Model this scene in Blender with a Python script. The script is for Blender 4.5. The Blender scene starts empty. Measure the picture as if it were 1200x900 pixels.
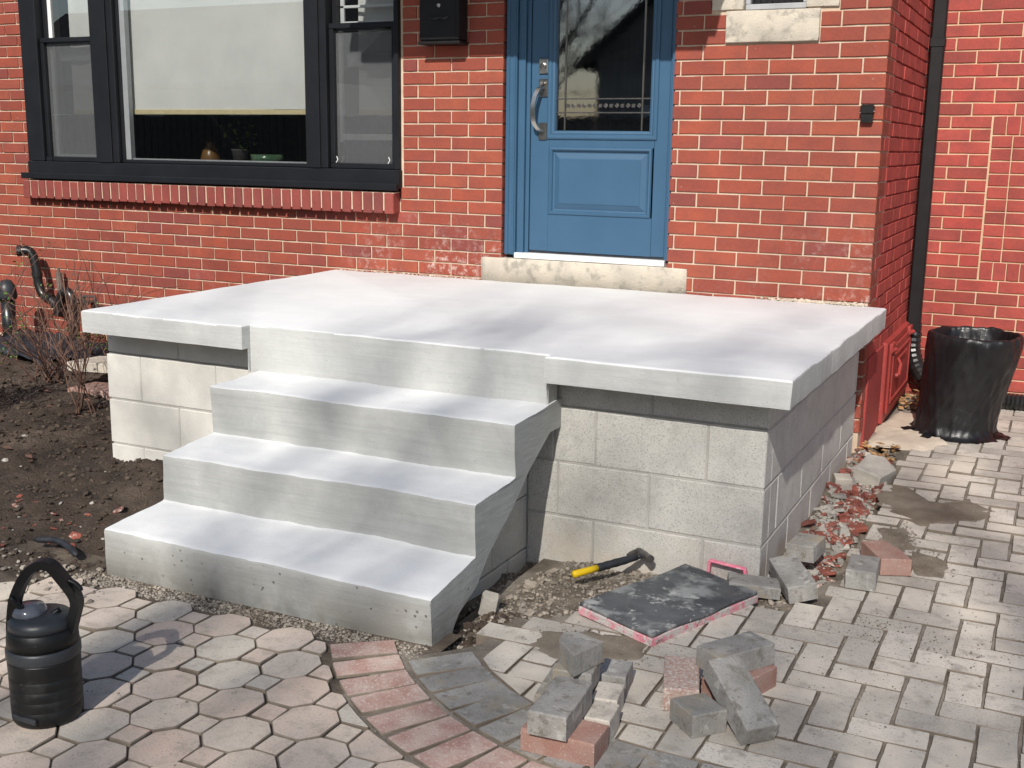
import bpy, bmesh, math, random
from math import sin, cos, pi, sqrt, atan2, radians
from mathutils import Vector, Matrix, noise
random.seed(7)
R = random.uniform
scene = bpy.context.scene
COL = scene.collection

# ------------------------------------------------------------------ camera
CX, CY, CZ, YAW, PITCH, ROLL, FPX = 0.8403, -5.465, 1.4471, 0.4497, -0.205, 0.0136, 1347.33
_F = Vector((-sin(YAW)*cos(PITCH), cos(YAW)*cos(PITCH), sin(PITCH)))
_R = Vector((cos(YAW), sin(YAW), 0)); _U = _R.cross(_F)
_R2 = _R*cos(ROLL) + _U*sin(ROLL); _U2 = _U*cos(ROLL) - _R*sin(ROLL)
cd = bpy.data.cameras.new('camera'); cam = bpy.data.objects.new('camera', cd); COL.objects.link(cam)
m = Matrix((( _R2.x, _U2.x, -_F.x, CX), (_R2.y, _U2.y, -_F.y, CY), (_R2.z, _U2.z, -_F.z, CZ), (0, 0, 0, 1)))
cam.matrix_world = m
cd.sensor_width = 36; cd.lens = 36*FPX/1200; cd.clip_end = 800; cd.clip_start = .05
scene.camera = cam

def view(x, y, z):
    d = Vector((x-CX, y-CY, z-CZ)); k = d.dot(_F)
    if k < .2: return (-9999, -9999, k)
    return (600+FPX*d.dot(_R2)/k, 450-FPX*d.dot(_U2)/k, k)
def in_frame(x, y, z, mg=25):
    px, py, k = view(x, y, z)
    return -mg < px < 1200+mg and -mg < py < 900+mg

# ------------------------------------------------------------------ light
SUN = Vector((.122, -.605, .478)).normalized()          # towards the sun
w = bpy.data.worlds.new('World'); scene.world = w; w.use_nodes = True
nt = w.node_tree; bg = nt.nodes['Background']
sky = nt.nodes.new('ShaderNodeTexSky'); sky.sky_type = 'NISHITA'; sky.sun_disc = False
sky.sun_elevation = math.asin(SUN.z); sky.sun_rotation = atan2(SUN.x, SUN.y)
sky.air_density = 1.0; sky.dust_density = 1.2; sky.ozone_density = 1.0
nt.links.new(sky.outputs[0], bg.inputs[0]); bg.inputs[1].default_value = 0.09
sl = bpy.data.lights.new('sun', 'SUN'); sl.energy = 4.5; sl.angle = radians(.53); sl.color = (1, .955, .89)
so = bpy.data.objects.new('sun', sl); COL.objects.link(so)
so.rotation_euler = SUN.to_track_quat('Z', 'Y').to_euler(); so.location = (3, -12, 10)
scene.view_settings.view_transform = 'Standard'; scene.view_settings.look = 'None'
scene.view_settings.exposure = 0.26; scene.view_settings.gamma = 1
scene.render.engine = 'CYCLES'

# ------------------------------------------------------------------ materials
class NB:
    def __init__(s, name):
        s.m = bpy.data.materials.new(name); s.m.use_nodes = True; s.t = s.m.node_tree
        s.b = s.t.nodes['Principled BSDF']; s.pos = None
    def n(s, typ, ins=None, **kw):
        nd = s.t.nodes.new(typ)
        for k, v in kw.items(): setattr(nd, k, v)
        for k, v in (ins or {}).items():
            if hasattr(v, 'links') or isinstance(v, bpy.types.NodeSocket): s.t.links.new(v, nd.inputs[k])
            else: nd.inputs[k].default_value = v
        return nd
    def P(s):
        if s.pos is None: s.pos = s.n('ShaderNodeNewGeometry').outputs['Position']
        return s.pos
    def scl(s, sc):
        return s.n('ShaderNodeVectorMath', {0: s.P(), 1: sc}, operation='MULTIPLY').outputs[0]
    def noise(s, scale, detail=4, rough=.55, vec=None, dist=0):
        return s.n('ShaderNodeTexNoise', {'Vector': vec or s.P(), 'Scale': scale, 'Detail': detail, 'Roughness': rough, 'Distortion': dist}).outputs[0]
    def ramp(s, fac, stops):
        r = s.n('ShaderNodeValToRGB', {0: fac}); cr = r.color_ramp
        while len(cr.elements) < len(stops): cr.elements.new(.5)
        for e, (p, c) in zip(cr.elements, stops):
            e.position = p; e.color = (c, c, c, 1) if isinstance(c, (int, float)) else (*c, 1)
        return r.outputs[0]
    def mix(s, f, a, b, blend='MIX'):
        nd = s.n('ShaderNodeMix', data_type='RGBA', blend_type=blend)
        for i, v in ((0, f), (6, a), (7, b)):
            if isinstance(v, bpy.types.NodeSocket): s.t.links.new(v, nd.inputs[i])
            elif isinstance(v, (int, float)): nd.inputs[i].default_value = v if i == 0 else (v, v, v, 1)
            else: nd.inputs[i].default_value = (*v, 1)
        return nd.outputs[2]
    def math(s, op, a, b=0., c=0.): return s.n('ShaderNodeMath', {0: a, 1: b, 2: c}, operation=op).outputs[0]
    def rnd(s):
        o = s.n('ShaderNodeObjectInfo').outputs['Random']; a = s.n('ShaderNodeAttribute', attribute_name='rnd').outputs['Fac']
        return s.math('FRACT', s.math('ADD', o, a))
    def sep(s): return s.n('ShaderNodeSeparateXYZ', {0: s.P()}).outputs
    def done(s, col, rough=.8, bump=None, bs=.3, bd=.004, spec=.35, metal=0):
        def put(n, v):
            if isinstance(v, bpy.types.NodeSocket): s.t.links.new(v, s.b.inputs[n])
            elif n == 'Base Color': s.b.inputs[n].default_value = (*v, 1)
            else: s.b.inputs[n].default_value = v
        put('Base Color', col); put('Roughness', rough); put('Specular IOR Level', spec); put('Metallic', metal)
        if bump is not None:
            b = s.n('ShaderNodeBump', {'Height': bump, 'Strength': bs, 'Distance': bd})
            s.t.links.new(b.outputs[0], s.b.inputs['Normal'])
        return s.m

def brick_mat(name, cols, dirt=True, bump=.5, stain=True):
    n = NB(name); r = n.rnd()
    c = n.ramp(r, cols); c = n.mix(n.math('MULTIPLY', n.math('POWER', n.math('FRACT', n.math('MULTIPLY', r, 7.31)), 1.8), .34), c, (.15, .038, .030))
    c = n.mix(n.ramp(n.noise(9, 5, .6), [(.35, 0.), (.75, .5)]), c, (.12, .04, .035))
    c = n.mix(n.ramp(n.noise(70, 4, .7), [(.45, 0.), (.8, .35)]), c, (.10, .03, .02), 'MIX')
    c = n.mix(n.ramp(n.noise(160, 2, .6), [(.68, 0.), (.76, .35)]), c, (.45, .27, .20))
    if stain:
        x, y, z = n.sep()
        low = n.ramp(z, [(0, 1.), (1, 0.)])
        lowm = n.n('ShaderNodeMapRange', {0: z, 1: .74, 2: 1.12, 3: 1., 4: 0.}).outputs[0]
        sp = n.ramp(n.noise(26, 6, .75), [(.50, 0.), (.62, 1.)])
        big = n.ramp(n.noise(3.2, 2, .5), [(.42, 0.), (.62, 1.)])
        mr = n.n('ShaderNodeMapRange', {0: x, 1: -.55, 2: -.1, 3: 0., 4: 1.}).outputs[0]
        ml = n.math('MULTIPLY', n.n('ShaderNodeMapRange', {0: x, 1: -2.9, 2: -2.3, 3: 0., 4: 1.}).outputs[0], n.n('ShaderNodeMapRange', {0: x, 1: -1.8, 2: -1.4, 3: 1., 4: 0.}).outputs[0])
        mx_ = n.math('ADD', n.math('MAXIMUM', mr, ml), .08)
        f = n.math('MULTIPLY', n.math('MULTIPLY', n.math('MULTIPLY', lowm, mx_), sp), n.math('MULTIPLY', big, .8))
        c = n.mix(f, c, (.60, .50, .45))
        sp2 = n.ramp(n.noise(55, 3, .6), [(.70, 0.), (.735, .8)])
        c = n.mix(n.math('MULTIPLY', sp2, n.ramp(n.noise(2.1, 2), [(.45, 0.), (.6, 1.)])), c, (.62, .56, .5))
    return n.done(c, .72, n.noise(110, 5, .7), bump, .003, .3)

BRK = brick_mat('brick_red', [(0, (.285, .060, .035)), (.3, (.325, .072, .040)), (.6, (.26, .055, .034)), (.8, (.36, .088, .046)), (.93, (.22, .050, .040)), (1, (.31, .070, .050))])
BRK2 = brick_mat('brick_painted_red', [(0, (.38, .060, .048)), (.5, (.44, .078, .060)), (.85, (.35, .062, .046)), (1, (.30, .055, .045))], bump=.35, stain=False)
BRK3 = brick_mat('brick_side_red', [(0, (.44, .066, .055)), (.5, (.50, .082, .066)), (1, (.38, .06, .052))], bump=.6, stain=False)

def simple(name, c1, c2, sc=12, rough=.75, bsc=80, bs=.3, bd=.003, spec=.35, metal=0, spk=None, rv=0, lo=.35, hi=.7):
    n = NB(name)
    c = n.mix(n.ramp(n.noise(sc, 6, .62), [(lo, 0.), (hi, 1.)]), c1, c2)
    if rv:
        g = n.math('ADD', n.math('MULTIPLY', n.rnd(), rv), 1-rv/2)
        c = n.mix(1., c, n.n('ShaderNodeCombineColor', {0: g, 1: g, 2: g}).outputs[0], 'MULTIPLY')
    for (s, a, b, col) in (spk or []):
        c = n.mix(n.ramp(n.noise(s, 3, .65), [(a, 0.), (b, 1.)]), c, col)
    return n.done(c, rough, n.noise(bsc, 5, .65), bs, bd, spec, metal)

MORTAR = simple('mortar_cream', (.48, .36, .26), (.58, .46, .35), 18, .9, 140, .5, .003)
MORTAR2 = simple('mortar_buff', (.52, .35, .22), (.60, .43, .29), 18, .9, 140, .5, .003)
MORTAR3 = simple('mortar_painted_red', (.30, .05, .045), (.24, .04, .036), 10, .8, 140, .6, .004)
# parged concrete
def conc(name, base, dark, streak=(3, 3, 60), sa=.5, pits=0., amt=.6, bump=.35):
    n = NB(name)
    c = n.mix(n.ramp(n.noise(3.4, 6, .62, dist=.5), [(.36, 0.), (.66, amt)]), base, dark)
    st = n.noise(1., 5, .6, vec=n.scl(streak))
    c = n.mix(n.ramp(st, [(.45, 0.), (.75, sa)]), c, dark)
    c = n.mix(n.ramp(n.noise(240, 2, .6), [(.55, 0.), (.75, .22)]), c, dark)
    c = n.mix(n.ramp(n.noise(22, 6, .7, dist=.3), [(.40, .22), (.52, 0.)]), c, dark)
    c = n.mix(n.ramp(n.noise(95, 3, .7), [(.64, 0.), (.74, .55)]), c, tuple(v*.62 for v in dark))
    c = n.mix(n.ramp(n.noise(60, 3, .7), [(.66, 0.), (.76, .5)]), c, tuple(min(.8, v*1.25) for v in base))
    h = n.math('ADD', n.math('MULTIPLY', st, 1.), n.math('MULTIPLY', n.noise(120, 4, .6), .7))
    if pits:
        v = n.n('ShaderNodeTexVoronoi', {'Vector': n.P(), 'Scale': 34., 'Randomness': 1.}).outputs[0]
        p = n.ramp(v, [(.10, 1.), (.19, 0.)])
        sel = n.ramp(n.noise(7, 3, .6), [(.50, 0.), (.58, 1.)])
        z = n.sep()[2]; low = n.n('ShaderNodeMapRange', {0: z, 1: .12, 2: .155, 3: 1., 4: 0.}).outputs[0]
        p = n.math('MULTIPLY', n.math('MULTIPLY', p, sel), low)
        ft = n.n('ShaderNodeMapRange', {0: z, 1: .0, 2: .15, 3: .85, 4: 0.}).outputs[0]
        c = n.mix(n.math('MULTIPLY', ft, n.ramp(n.noise(6, 5, .65), [(.33, .4), (.56, 1.)])), c, (.17, .16, .138))
        c = n.mix(p, c, (.14, .13, .12))
        h = n.math('SUBTRACT', h, n.math('MULTIPLY', p, 2.))
    return n.done(c, .82, h, bump, .0035, .3)
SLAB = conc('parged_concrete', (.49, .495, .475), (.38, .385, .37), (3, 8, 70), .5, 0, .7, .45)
TOPC = conc('pale_top_concrete', (.725, .726, .715), (.645, .648, .642), (3, 14, 30), .45, 0, .6, .35)  # paler tone for upward faces so tops come out brighter than the risers
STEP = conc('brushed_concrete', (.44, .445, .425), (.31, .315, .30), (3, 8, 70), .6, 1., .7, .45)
def block_mat():
    n = NB('concrete_block')
    g = n.math('ADD', n.math('MULTIPLY', n.rnd(), .14), .93)
    c = n.mix(n.ramp(n.noise(6, 5, .6), [(.35, 0.), (.7, .8)]), (.57, .555, .51), (.46, .445, .41))
    c = n.mix(1., c, n.n('ShaderNodeCombineColor', {0: g, 1: g, 2: g}).outputs[0], 'MULTIPLY')
    c = n.mix(n.ramp(n.noise(170, 3, .7), [(.52, 0.), (.66, .7)]), c, (.25, .24, .225))
    c = n.mix(n.ramp(n.noise(14, 5, .7), [(.5, 0.), (.72, .5)]), c, (.33, .315, .29))
    c = n.mix(n.ramp(n.noise(30, 4, .7), [(.62, 0.), (.72, .5)]), c, (.56, .54, .49))
    x, y, z = n.sep()
    e = n.n('ShaderNodeMapRange', {0: z, 1: .0, 2: .16, 3: 1., 4: 0.}).outputs[0]
    c = n.mix(n.math('MULTIPLY', e, n.ramp(n.noise(7, 4, .6), [(.42, 0.), (.65, .55)])), c, (.62, .54, .43))
    return n.done(c, .9, n.noise(190, 4, .75), .7, .004, .2)
BLOCK = block_mat()
BMORT = simple('block_mortar', (.43, .415, .38), (.36, .345, .32), 12, .9, 150, .6, .004)
WHITEBLOCK = simple('whitewashed_block', (.62, .60, .545), (.50, .485, .45), 7, .85, 150, .5, .004, spk=[(120, .62, .75, (.40, .38, .34))], rv=.08)
STONE = simple('limestone', (.55, .49, .40), (.42, .38, .32), 9, .85, 130, .8, .005, spk=[(14, .52, .66, (.33, .30, .25)), (60, .62, .75, (.34, .31, .26))])

PAVG = simple('paver_grey', (.42, .385, .335), (.56, .515, .45), 5, .88, 150, .7, .003, rv=.38, spk=[(230, .62, .72, (.55, .52, .48)), (140, .58, .70, (.17, .155, .14)), (16, .54, .68, (.33, .30, .26)), (3.1, .50, .70, (.62, .56, .47))])
PAVD = simple('paver_dark_grey', (.23, .222, .205), (.36, .345, .32), 9, .85, 130, .9, .004, rv=.2, spk=[(26, .54, .66, (.19, .175, .15)), (150, .60, .70, (.14, .135, .125)), (7, .56, .68, (.30, .26, .20)), (230, .64, .74, (.5, .5, .48)), (15, .60, .72, (.45, .44, .40))])
PAVR = simple('paver_red_speckled', (.36, .20, .165), (.52, .42, .36), 11, .88, 170, .8, .003, rv=.2, spk=[(120, .55, .66, (.56, .46, .41)), (150, .62, .72, (.22, .12, .10))])
def oct_mat():
    n = NB('paver_octagon'); r = n.rnd()
    c = n.ramp(r, [(0, (.62, .53, .435)), (.35, (.57, .44, .36)), (.6, (.60, .54, .45)), (.8, (.50, .46, .40)), (1, (.60, .48, .40))])
    c = n.mix(n.ramp(n.noise(8, 5, .6), [(.4, 0.), (.7, .55)]), c, (.50, .455, .39))
    c = n.mix(n.ramp(n.noise(4.3, 4, .6), [(.5, 0.), (.68, .6)]), c, (.62, .52, .45))
    c = n.mix(n.ramp(n.noise(210, 3, .7), [(.6, 0.), (.7, .7)]), c, (.58, .53, .48))
    c = n.mix(n.ramp(n.noise(130, 4, .75), [(.56, 0.), (.70, .8)]), c, (.24, .19, .165))
    c = n.mix(n.ramp(n.noise(17, 5, .7), [(.50, 0.), (.66, .6)]), c, (.34, .295, .245))
    return n.done(c, .88, n.noise(150, 5, .75), .8, .003, .25)
OCT = oct_mat()
PRED = simple('paver_brick_red', (.30, .16, .125), (.36, .25, .21), 14, .85, 170, .7, .003, spk=[(160, .60, .70, (.50, .38, .33))])
PRED2 = simple('paver_exposed_red', (.42, .25, .20), (.52, .45, .40), 90, .9, 120, 1., .005, spk=[(110, .52, .60, (.60, .55, .50)), (90, .60, .68, (.25, .13, .10))])
SIDE = simple('dirty_paver_side', (.13, .105, .082), (.25, .21, .165), 8, .95, 90, .8, .003)
BED = simple('joint_dirt', (.055, .042, .032), (.17, .135, .10), 10, .95, 90, 1., .008)
SANDBED = simple('joint_sand', (.11, .09, .07), (.38, .335, .275), 3.5, .95, 130, 1., .006, spk=[(120, .6, .7, (.32, .28, .23))])
WETSAND = simple('damp_mortar_sand', (.15, .12, .088), (.27, .23, .18), 9, .9, 150, .9, .005, spk=[(170, .62, .72, (.30, .27, .22))])
PALESAND = simple('pale_sand', (.62, .53, .42), (.50, .43, .34), 10, .95, 120, .8, .006)
SOIL = simple('garden_soil', (.042, .030, .022), (.10, .072, .052), 5, .95, 80, 1., .02, spk=[(60, .60, .74, (.15, .115, .09)), (2.2, .52, .66, (.115, .085, .064)), (150, .62, .7, (.02, .015, .012))])
PEB = simple('gravel_stone', (.20, .17, .135), (.36, .32, .27), 4, .9, 140, .6, .003, rv=.9)
PEBD = simple('soil_clod', (.05, .035, .026), (.10, .075, .055), 14, .95, 90, 1., .006, rv=.8)
RUBR = simple('brick_rubble', (.27, .075, .05), (.15, .06, .05), 12, .85, 90, .8, .005, rv=.5, spk=[(22, .56, .66, (.46, .38, .33))])
RUBG = simple('mortar_rubble', (.42, .39, .34), (.24, .225, .205), 9, .9, 90, .8, .005, rv=.5)
LEAF = simple('dry_leaf', (.45, .27, .12), (.30, .15, .06), 20, .7, 60, .4, .003, rv=.6)
TWIG = simple('red_brown_twig', (.11, .055, .04), (.17, .10, .07), 20, .8, 90, .4, .003, rv=.5)
GREEN = simple('green_leaf', (.06, .13, .02), (.12, .20, .04), 12, .5, 60, .2, .002, rv=.6)
BARK = simple('tree_bark', (.10, .08, .065), (.16, .13, .11), 8, .9, 40, .8, .01)
BLACKM = simple('black_painted_metal', (.009, .0085, .009), (.014, .0135, .014), 10, .5, 120, .12, .002, .25)
FRAME = simple('black_window_frame', (.007, .008, .010), (.011, .012, .015), 6, .5, 60, .08, .002, .25)
PVC = simple('black_plastic_pipe', (.008, .008, .008), (.02, .02, .02), 12, .3, 60, .15, .002, .5)
VINYL = simple('white_vinyl', (.72, .72, .72), (.62, .62, .61), 9, .5, 60, .1, .001)
GREYV = simple('grey_aluminium', (.36, .37, .38), (.30, .31, .32), 9, .45, 60, .1, .001)
BLUE = simple('blue_door_paint', (.034, .088, .155), (.039, .098, .170), 4, .42, 220, .10, .0015, .45)
NICK = simple('brushed_nickel', (.42, .40, .37), (.55, .53, .50), 30, .28, 200, .1, .001, .5, 1)
NICKD = simple('aged_nickel', (.20, .19, .17), (.30, .28, .26), 30, .35, 200, .1, .001, .5, 1)
REDP = simple('red_painted_metal', (.36, .05, .042), (.28, .045, .04), 8, .55, 50, .5, .004, spk=[(50, .66, .72, (.5, .2, .17))])
REDPARGE = simple('red_painted_parging', (.36, .052, .046), (.28, .045, .04), 6, .7, 40, .7, .006)
WHITE = simple('white_threshold', (.78, .78, .78), (.66, .67, .68), 8, .5, 60, .1, .001)
DARK = simple('dark_interior', (.03, .028, .026), (.05, .046, .042), 3, .9, 20, .1, .002)
ROOMW = simple('room_wall', (.05, .05, .052), (.035, .035, .038), 3, .9, 20, .1, .002)
JUG = simple('black_jug_plastic', (.006, .0065, .007), (.012, .0125, .013), 12, .42, 90, .25, .002, .3, 0, [(70, .70, .74, (.10, .10, .10)), (9, .58, .75, (.028, .027, .026))])
JUGG = simple('charcoal_jug_band', (.022, .025, .03), (.035, .04, .045), 12, .42, 90, .15, .002, .45)
YEL = simple('yellow_grip', (.78, .52, .01), (.62, .40, .01), 20, .45, 60, .15, .002)
BGRIP = simple('black_rubber_grip', (.012, .014, .018), (.03, .032, .038), 30, .6, 120, .4, .002)
STEEL = simple('worn_steel', (.10, .095, .09), (.22, .21, .20), 30, .4, 90, .3, .002, .5, .7)
PINK = simple('pink_foam', (.62, .16, .22), (.62, .34, .36), 22, .8, 100, .9, .006, spk=[(24, .46, .55, (.50, .46, .43)), (60, .6, .68, (.16, .14, .14))])
PINK2 = simple('pink_plastic', (.80, .16, .26), (.75, .32, .38), 14, .55, 100, .2, .004, spk=[(40, .6, .66, (.7, .62, .6))])
BRDT = simple('mortar_smeared_board', (.055, .06, .065), (.12, .125, .13), 6, .8, 90, .9, .005, spk=[(7, .50, .64, (.26, .27, .265)), (13, .58, .68, (.36, .36, .35)), (38, .64, .72, (.42, .42, .40))])
BAG = None
def bag_mat():
    n = NB('black_bin_liner'); c = n.mix(n.ramp(n.noise(5, 4, .6), [(.4, 0.), (.75, .6)]), (.007, .007, .008), (.022, .021, .021))
    h = n.math('ADD', n.math('MULTIPLY', n.noise(1., 4, .6, vec=n.scl((16, 16, 5)), dist=.6), 1.), n.math('MULTIPLY', n.noise(1., 3, .6, vec=n.scl((7, 7, 14)), dist=.8), .7))
    return n.done(c, n.ramp(n.noise(7, 3), [(.3, .28), (.7, .5)]), h, .55, .009, .4)
BAG = bag_mat()
ASPH = simple('asphalt', (.05, .05, .052), (.07, .07, .07), 6, .9, 120, .6, .004)
GRASS = simple('lawn_green', (.05, .06, .035), (.085, .085, .05), 3, .95, 60, 1., .02)
SIDING = simple('grey_siding', (.22, .21, .20), (.28, .27, .26), 3, .8, 40, .3, .004)
SHING = simple('dark_shingles', (.05, .045, .045), (.08, .075, .07), 8, .9, 60, .6, .006)
AMB = simple('amber_glaze', (.16, .08, .025), (.10, .05, .015), 8, .3, 40, .1, .002)
BOWL = simple('green_glass_bowl', (.03, .07, .035), (.10, .15, .09), 12, .08, 40, .1, .002, .8)
def blind_mat():
    n = NB('roller_blind'); 
    c = n.mix(n.ramp(n.noise(1.7, 4, .6), [(.35, 0.), (.7, 1.)]), (.66, .655, .62), (.53, .53, .51))
    c = n.mix(n.ramp(n.noise(1., 3, .5, vec=n.scl((300, 300, 40))), [(.4, 0.), (.7, .12)]), c, (.4, .38, .34))
    return n.done(c, .9, n.noise(300, 2), .2, .001, .1)
BLIND = blind_mat()
HEM = simple('blind_hem', (.55, .47, .27), (.45, .38, .22), 30, .8, 200, .2, .001)
def glass(name, tint=(1, 1, 1), rough=.0, bs=0., sc=60, refl=1., base=.0):
    n = NB(name); t = n.t
    tr = n.n('ShaderNodeBsdfTransparent', {0: (*tint, 1)}); gl = n.n('ShaderNodeBsdfGlossy', {0: (1, 1, 1, 1), 'Roughness': rough})
    fr = n.n('ShaderNodeFresnel', {'IOR': 1.52})
    if bs:
        b = n.n('ShaderNodeBump', {'Height': n.noise(sc, 3, .6), 'Strength': bs, 'Distance': .004})
        t.links.new(b.outputs[0], gl.inputs['Normal'])
    f = n.math('ADD', n.math('MULTIPLY', fr.outputs[0], refl), base)
    bk = n.n('ShaderNodeNewGeometry').outputs['Backfacing']; f = n.math('MULTIPLY', f, n.math('SUBTRACT', 1., bk))
    mx = n.n('ShaderNodeMixShader', {0: f}); t.links.new(tr.outputs[0], mx.inputs[1]); t.links.new(gl.outputs[0], mx.inputs[2])
    t.links.new(mx.outputs[0], t.nodes['Material Output'].inputs[0]); t.nodes.remove(n.b)
    return n.m
GLASS = glass('window_glass', (.90, .91, .91), 0, 0, 60, 2.2, .09)
DGLASS = glass('textured_door_glass', (.42, .44, .46), .0, .010, 60, 2.4, .13)
def screen_mat():
    n = NB('insect_screen'); t = n.t
    tr = n.n('ShaderNodeBsdfTransparent'); di = n.n('ShaderNodeBsdfDiffuse', {0: (.26, .26, .265, 1)})
    mx = n.n('ShaderNodeMixShader', {0: .45}); t.links.new(tr.outputs[0], mx.inputs[1]); t.links.new(di.outputs[0], mx.inputs[2])
    t.links.new(mx.outputs[0], t.nodes['Material Output'].inputs[0]); t.nodes.remove(n.b)
    return n.m
SCREEN = screen_mat()

# ------------------------------------------------------------------ mesh helpers
def mesh(name, V, F, mat, parent=None, smooth=False, rnd=None):
    me = bpy.data.meshes.new(name); me.from_pydata([tuple(v) for v in V], [], F)
    mats = mat if isinstance(mat, (list, tuple)) else [mat]
    for mm in mats: me.materials.append(mm)
    if smooth: me.polygons.foreach_set('use_smooth', [True]*len(F))
    if rnd is not None:
        at = me.attributes.new('rnd', 'FLOAT', 'FACE'); at.data.foreach_set('value', rnd)
    me.update()
    return link(name, me, parent)
def link(name, me, parent=None):
    o = bpy.data.objects.new(name, me); COL.objects.link(o)
    if parent is not None: o.parent = parent
    return o
def empty(name, loc=(0, 0, 0)):
    o = bpy.data.objects.new(name, None); o.location = loc; o.empty_display_size = .1; COL.objects.link(o); return o
def tag(o, label=None, cat=None, group=None, kind=None):
    if label: o['label'] = label
    if cat: o['category'] = cat
    if group: o['group'] = group
    if kind: o['kind'] = kind
    return o
def thing(name, label, cat, loc=(0, 0, 0), group=None):
    return tag(empty(name, loc), label, cat, group)
class MB:                                   # collects shapes, builds ONE mesh
    def __init__(s): s.V = []; s.F = []; s.S = []; s.rn = []
    def add(s, V, F, rnd=0., M=None):
        o = len(s.V)
        s.V += [tuple(M @ Vector(v)) if M is not None else tuple(v) for v in V]
        s.F += [tuple(i+o for i in f) for f in F]; s.rn += [rnd]*len(F); return s
    def box(s, x0, x1, y0, y1, z0, z1, b=0, M=None, rnd=0.):
        V, F = boxmesh(x0, x1, y0, y1, z0, z1, b); return s.add(V, F, rnd, M)
    def tube(s, pts, r, n=8, caps=True, M=None, rnd=0.):
        V, F = tubemesh(pts, r, n, caps); return s.add(V, F, rnd, M)
    def build(s, name, mat, parent=None, smooth=False):
        return mesh(name, s.V, s.F, mat, parent, smooth, s.rn)
def boxmesh(x0, x1, y0, y1, z0, z1, b=0):
    if b <= 0:
        V = [(x, y, z) for z in (z0, z1) for y in (y0, y1) for x in (x0, x1)]
        F = [(0, 2, 3, 1), (4, 5, 7, 6), (0, 1, 5, 4), (2, 6, 7, 3), (0, 4, 6, 2), (1, 3, 7, 5)]
        return V, F
    V = []; F = []; c = [(x0, x1), (y0, y1), (z0, z1)]; idx = {}
    for sx in (0, 1):
        for sy in (0, 1):
            for sz in (0, 1):
                s = (sx, sy, sz)
                for a in range(3):
                    p = [c[k][s[k]] + (0 if k == a else (b if s[k] == 0 else -b)) for k in range(3)]
                    idx[s, a] = len(V); V.append(tuple(p))
    for a in range(3):
        u, v = [(1, 2), (2, 0), (0, 1)][a]
        for sd in (0, 1):
            q = []
            for (i, j) in ((0, 0), (1, 0), (1, 1), (0, 1)):
                s = [0, 0, 0]; s[a] = sd; s[u] = i; s[v] = j; q.append(idx[tuple(s), a])
            F.append(tuple(q if sd else q[::-1]))
    cen = Vector(((x0+x1)/2, (y0+y1)/2, (z0+z1)/2))
    def orient(f):
        pts = [Vector(V[i]) for i in f]; nn = (pts[1]-pts[0]).cross(pts[2]-pts[1]); mid = sum(pts, Vector())/len(pts)
        return tuple(f) if nn.dot(mid-cen) > 0 else tuple(f[::-1])
    for a in range(3):
        u, v = [(1, 2), (2, 0), (0, 1)][a]
        for i in (0, 1):
            for j in (0, 1):
                s0 = [0, 0, 0]; s0[u] = i; s0[v] = j; s1 = list(s0); s1[a] = 1
                F.append(orient([idx[tuple(s0), u], idx[tuple(s1), u], idx[tuple(s1), v], idx[tuple(s0), v]]))
    for sx in (0, 1):
        for sy in (0, 1):
            for sz in (0, 1): F.append(orient([idx[(sx, sy, sz), a] for a in range(3)]))
    F = [orient(f) for f in F]
    return V, F
def tubemesh(pts, r, n=8, caps=True):
    pts = [Vector(p) for p in pts]; k = len(pts)
    rs = r if isinstance(r, (list, tuple)) else [r]*k
    V = []; F = []; up = None
    for i, p in enumerate(pts):
        t = (pts[min(i+1, k-1)]-pts[max(i-1, 0)]).normalized()
        if up is None:
            a = Vector((0, 0, 1)) if abs(t.z) < .9 else Vector((1, 0, 0)); up = t.cross(a).normalized()
        up = (up - t*up.dot(t)).normalized(); w2 = t.cross(up)
        for j in range(n):
            an = 2*pi*j/n; V.append(tuple(p + (up*cos(an)+w2*sin(an))*rs[i]))
    for i in range(k-1):
        for j in range(n):
            a = i*n+j; b = i*n+(j+1) % n; F.append((a, b, b+n, a+n))
    if caps: F.append(tuple(range(n))[::-1]); F.append(tuple((k-1)*n+j for j in range(n)))
    return V, F
def curve(pts, n=6):                        # Catmull-Rom
    P = [Vector(p) for p in pts]; P = [P[0]*2-P[1]] + P + [P[-1]*2-P[-2]]; out = []
    for i in range(1, len(P)-2):
        for k in range(n):
            t = k/n; a, b, c, d = P[i-1], P[i], P[i+1], P[i+2]
            out.append(.5*((2*b)+(c-a)*t+(2*a-5*b+4*c-d)*t*t+(3*b-a-3*c+d)*t**3))
    out.append(P[-2]); return out
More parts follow.
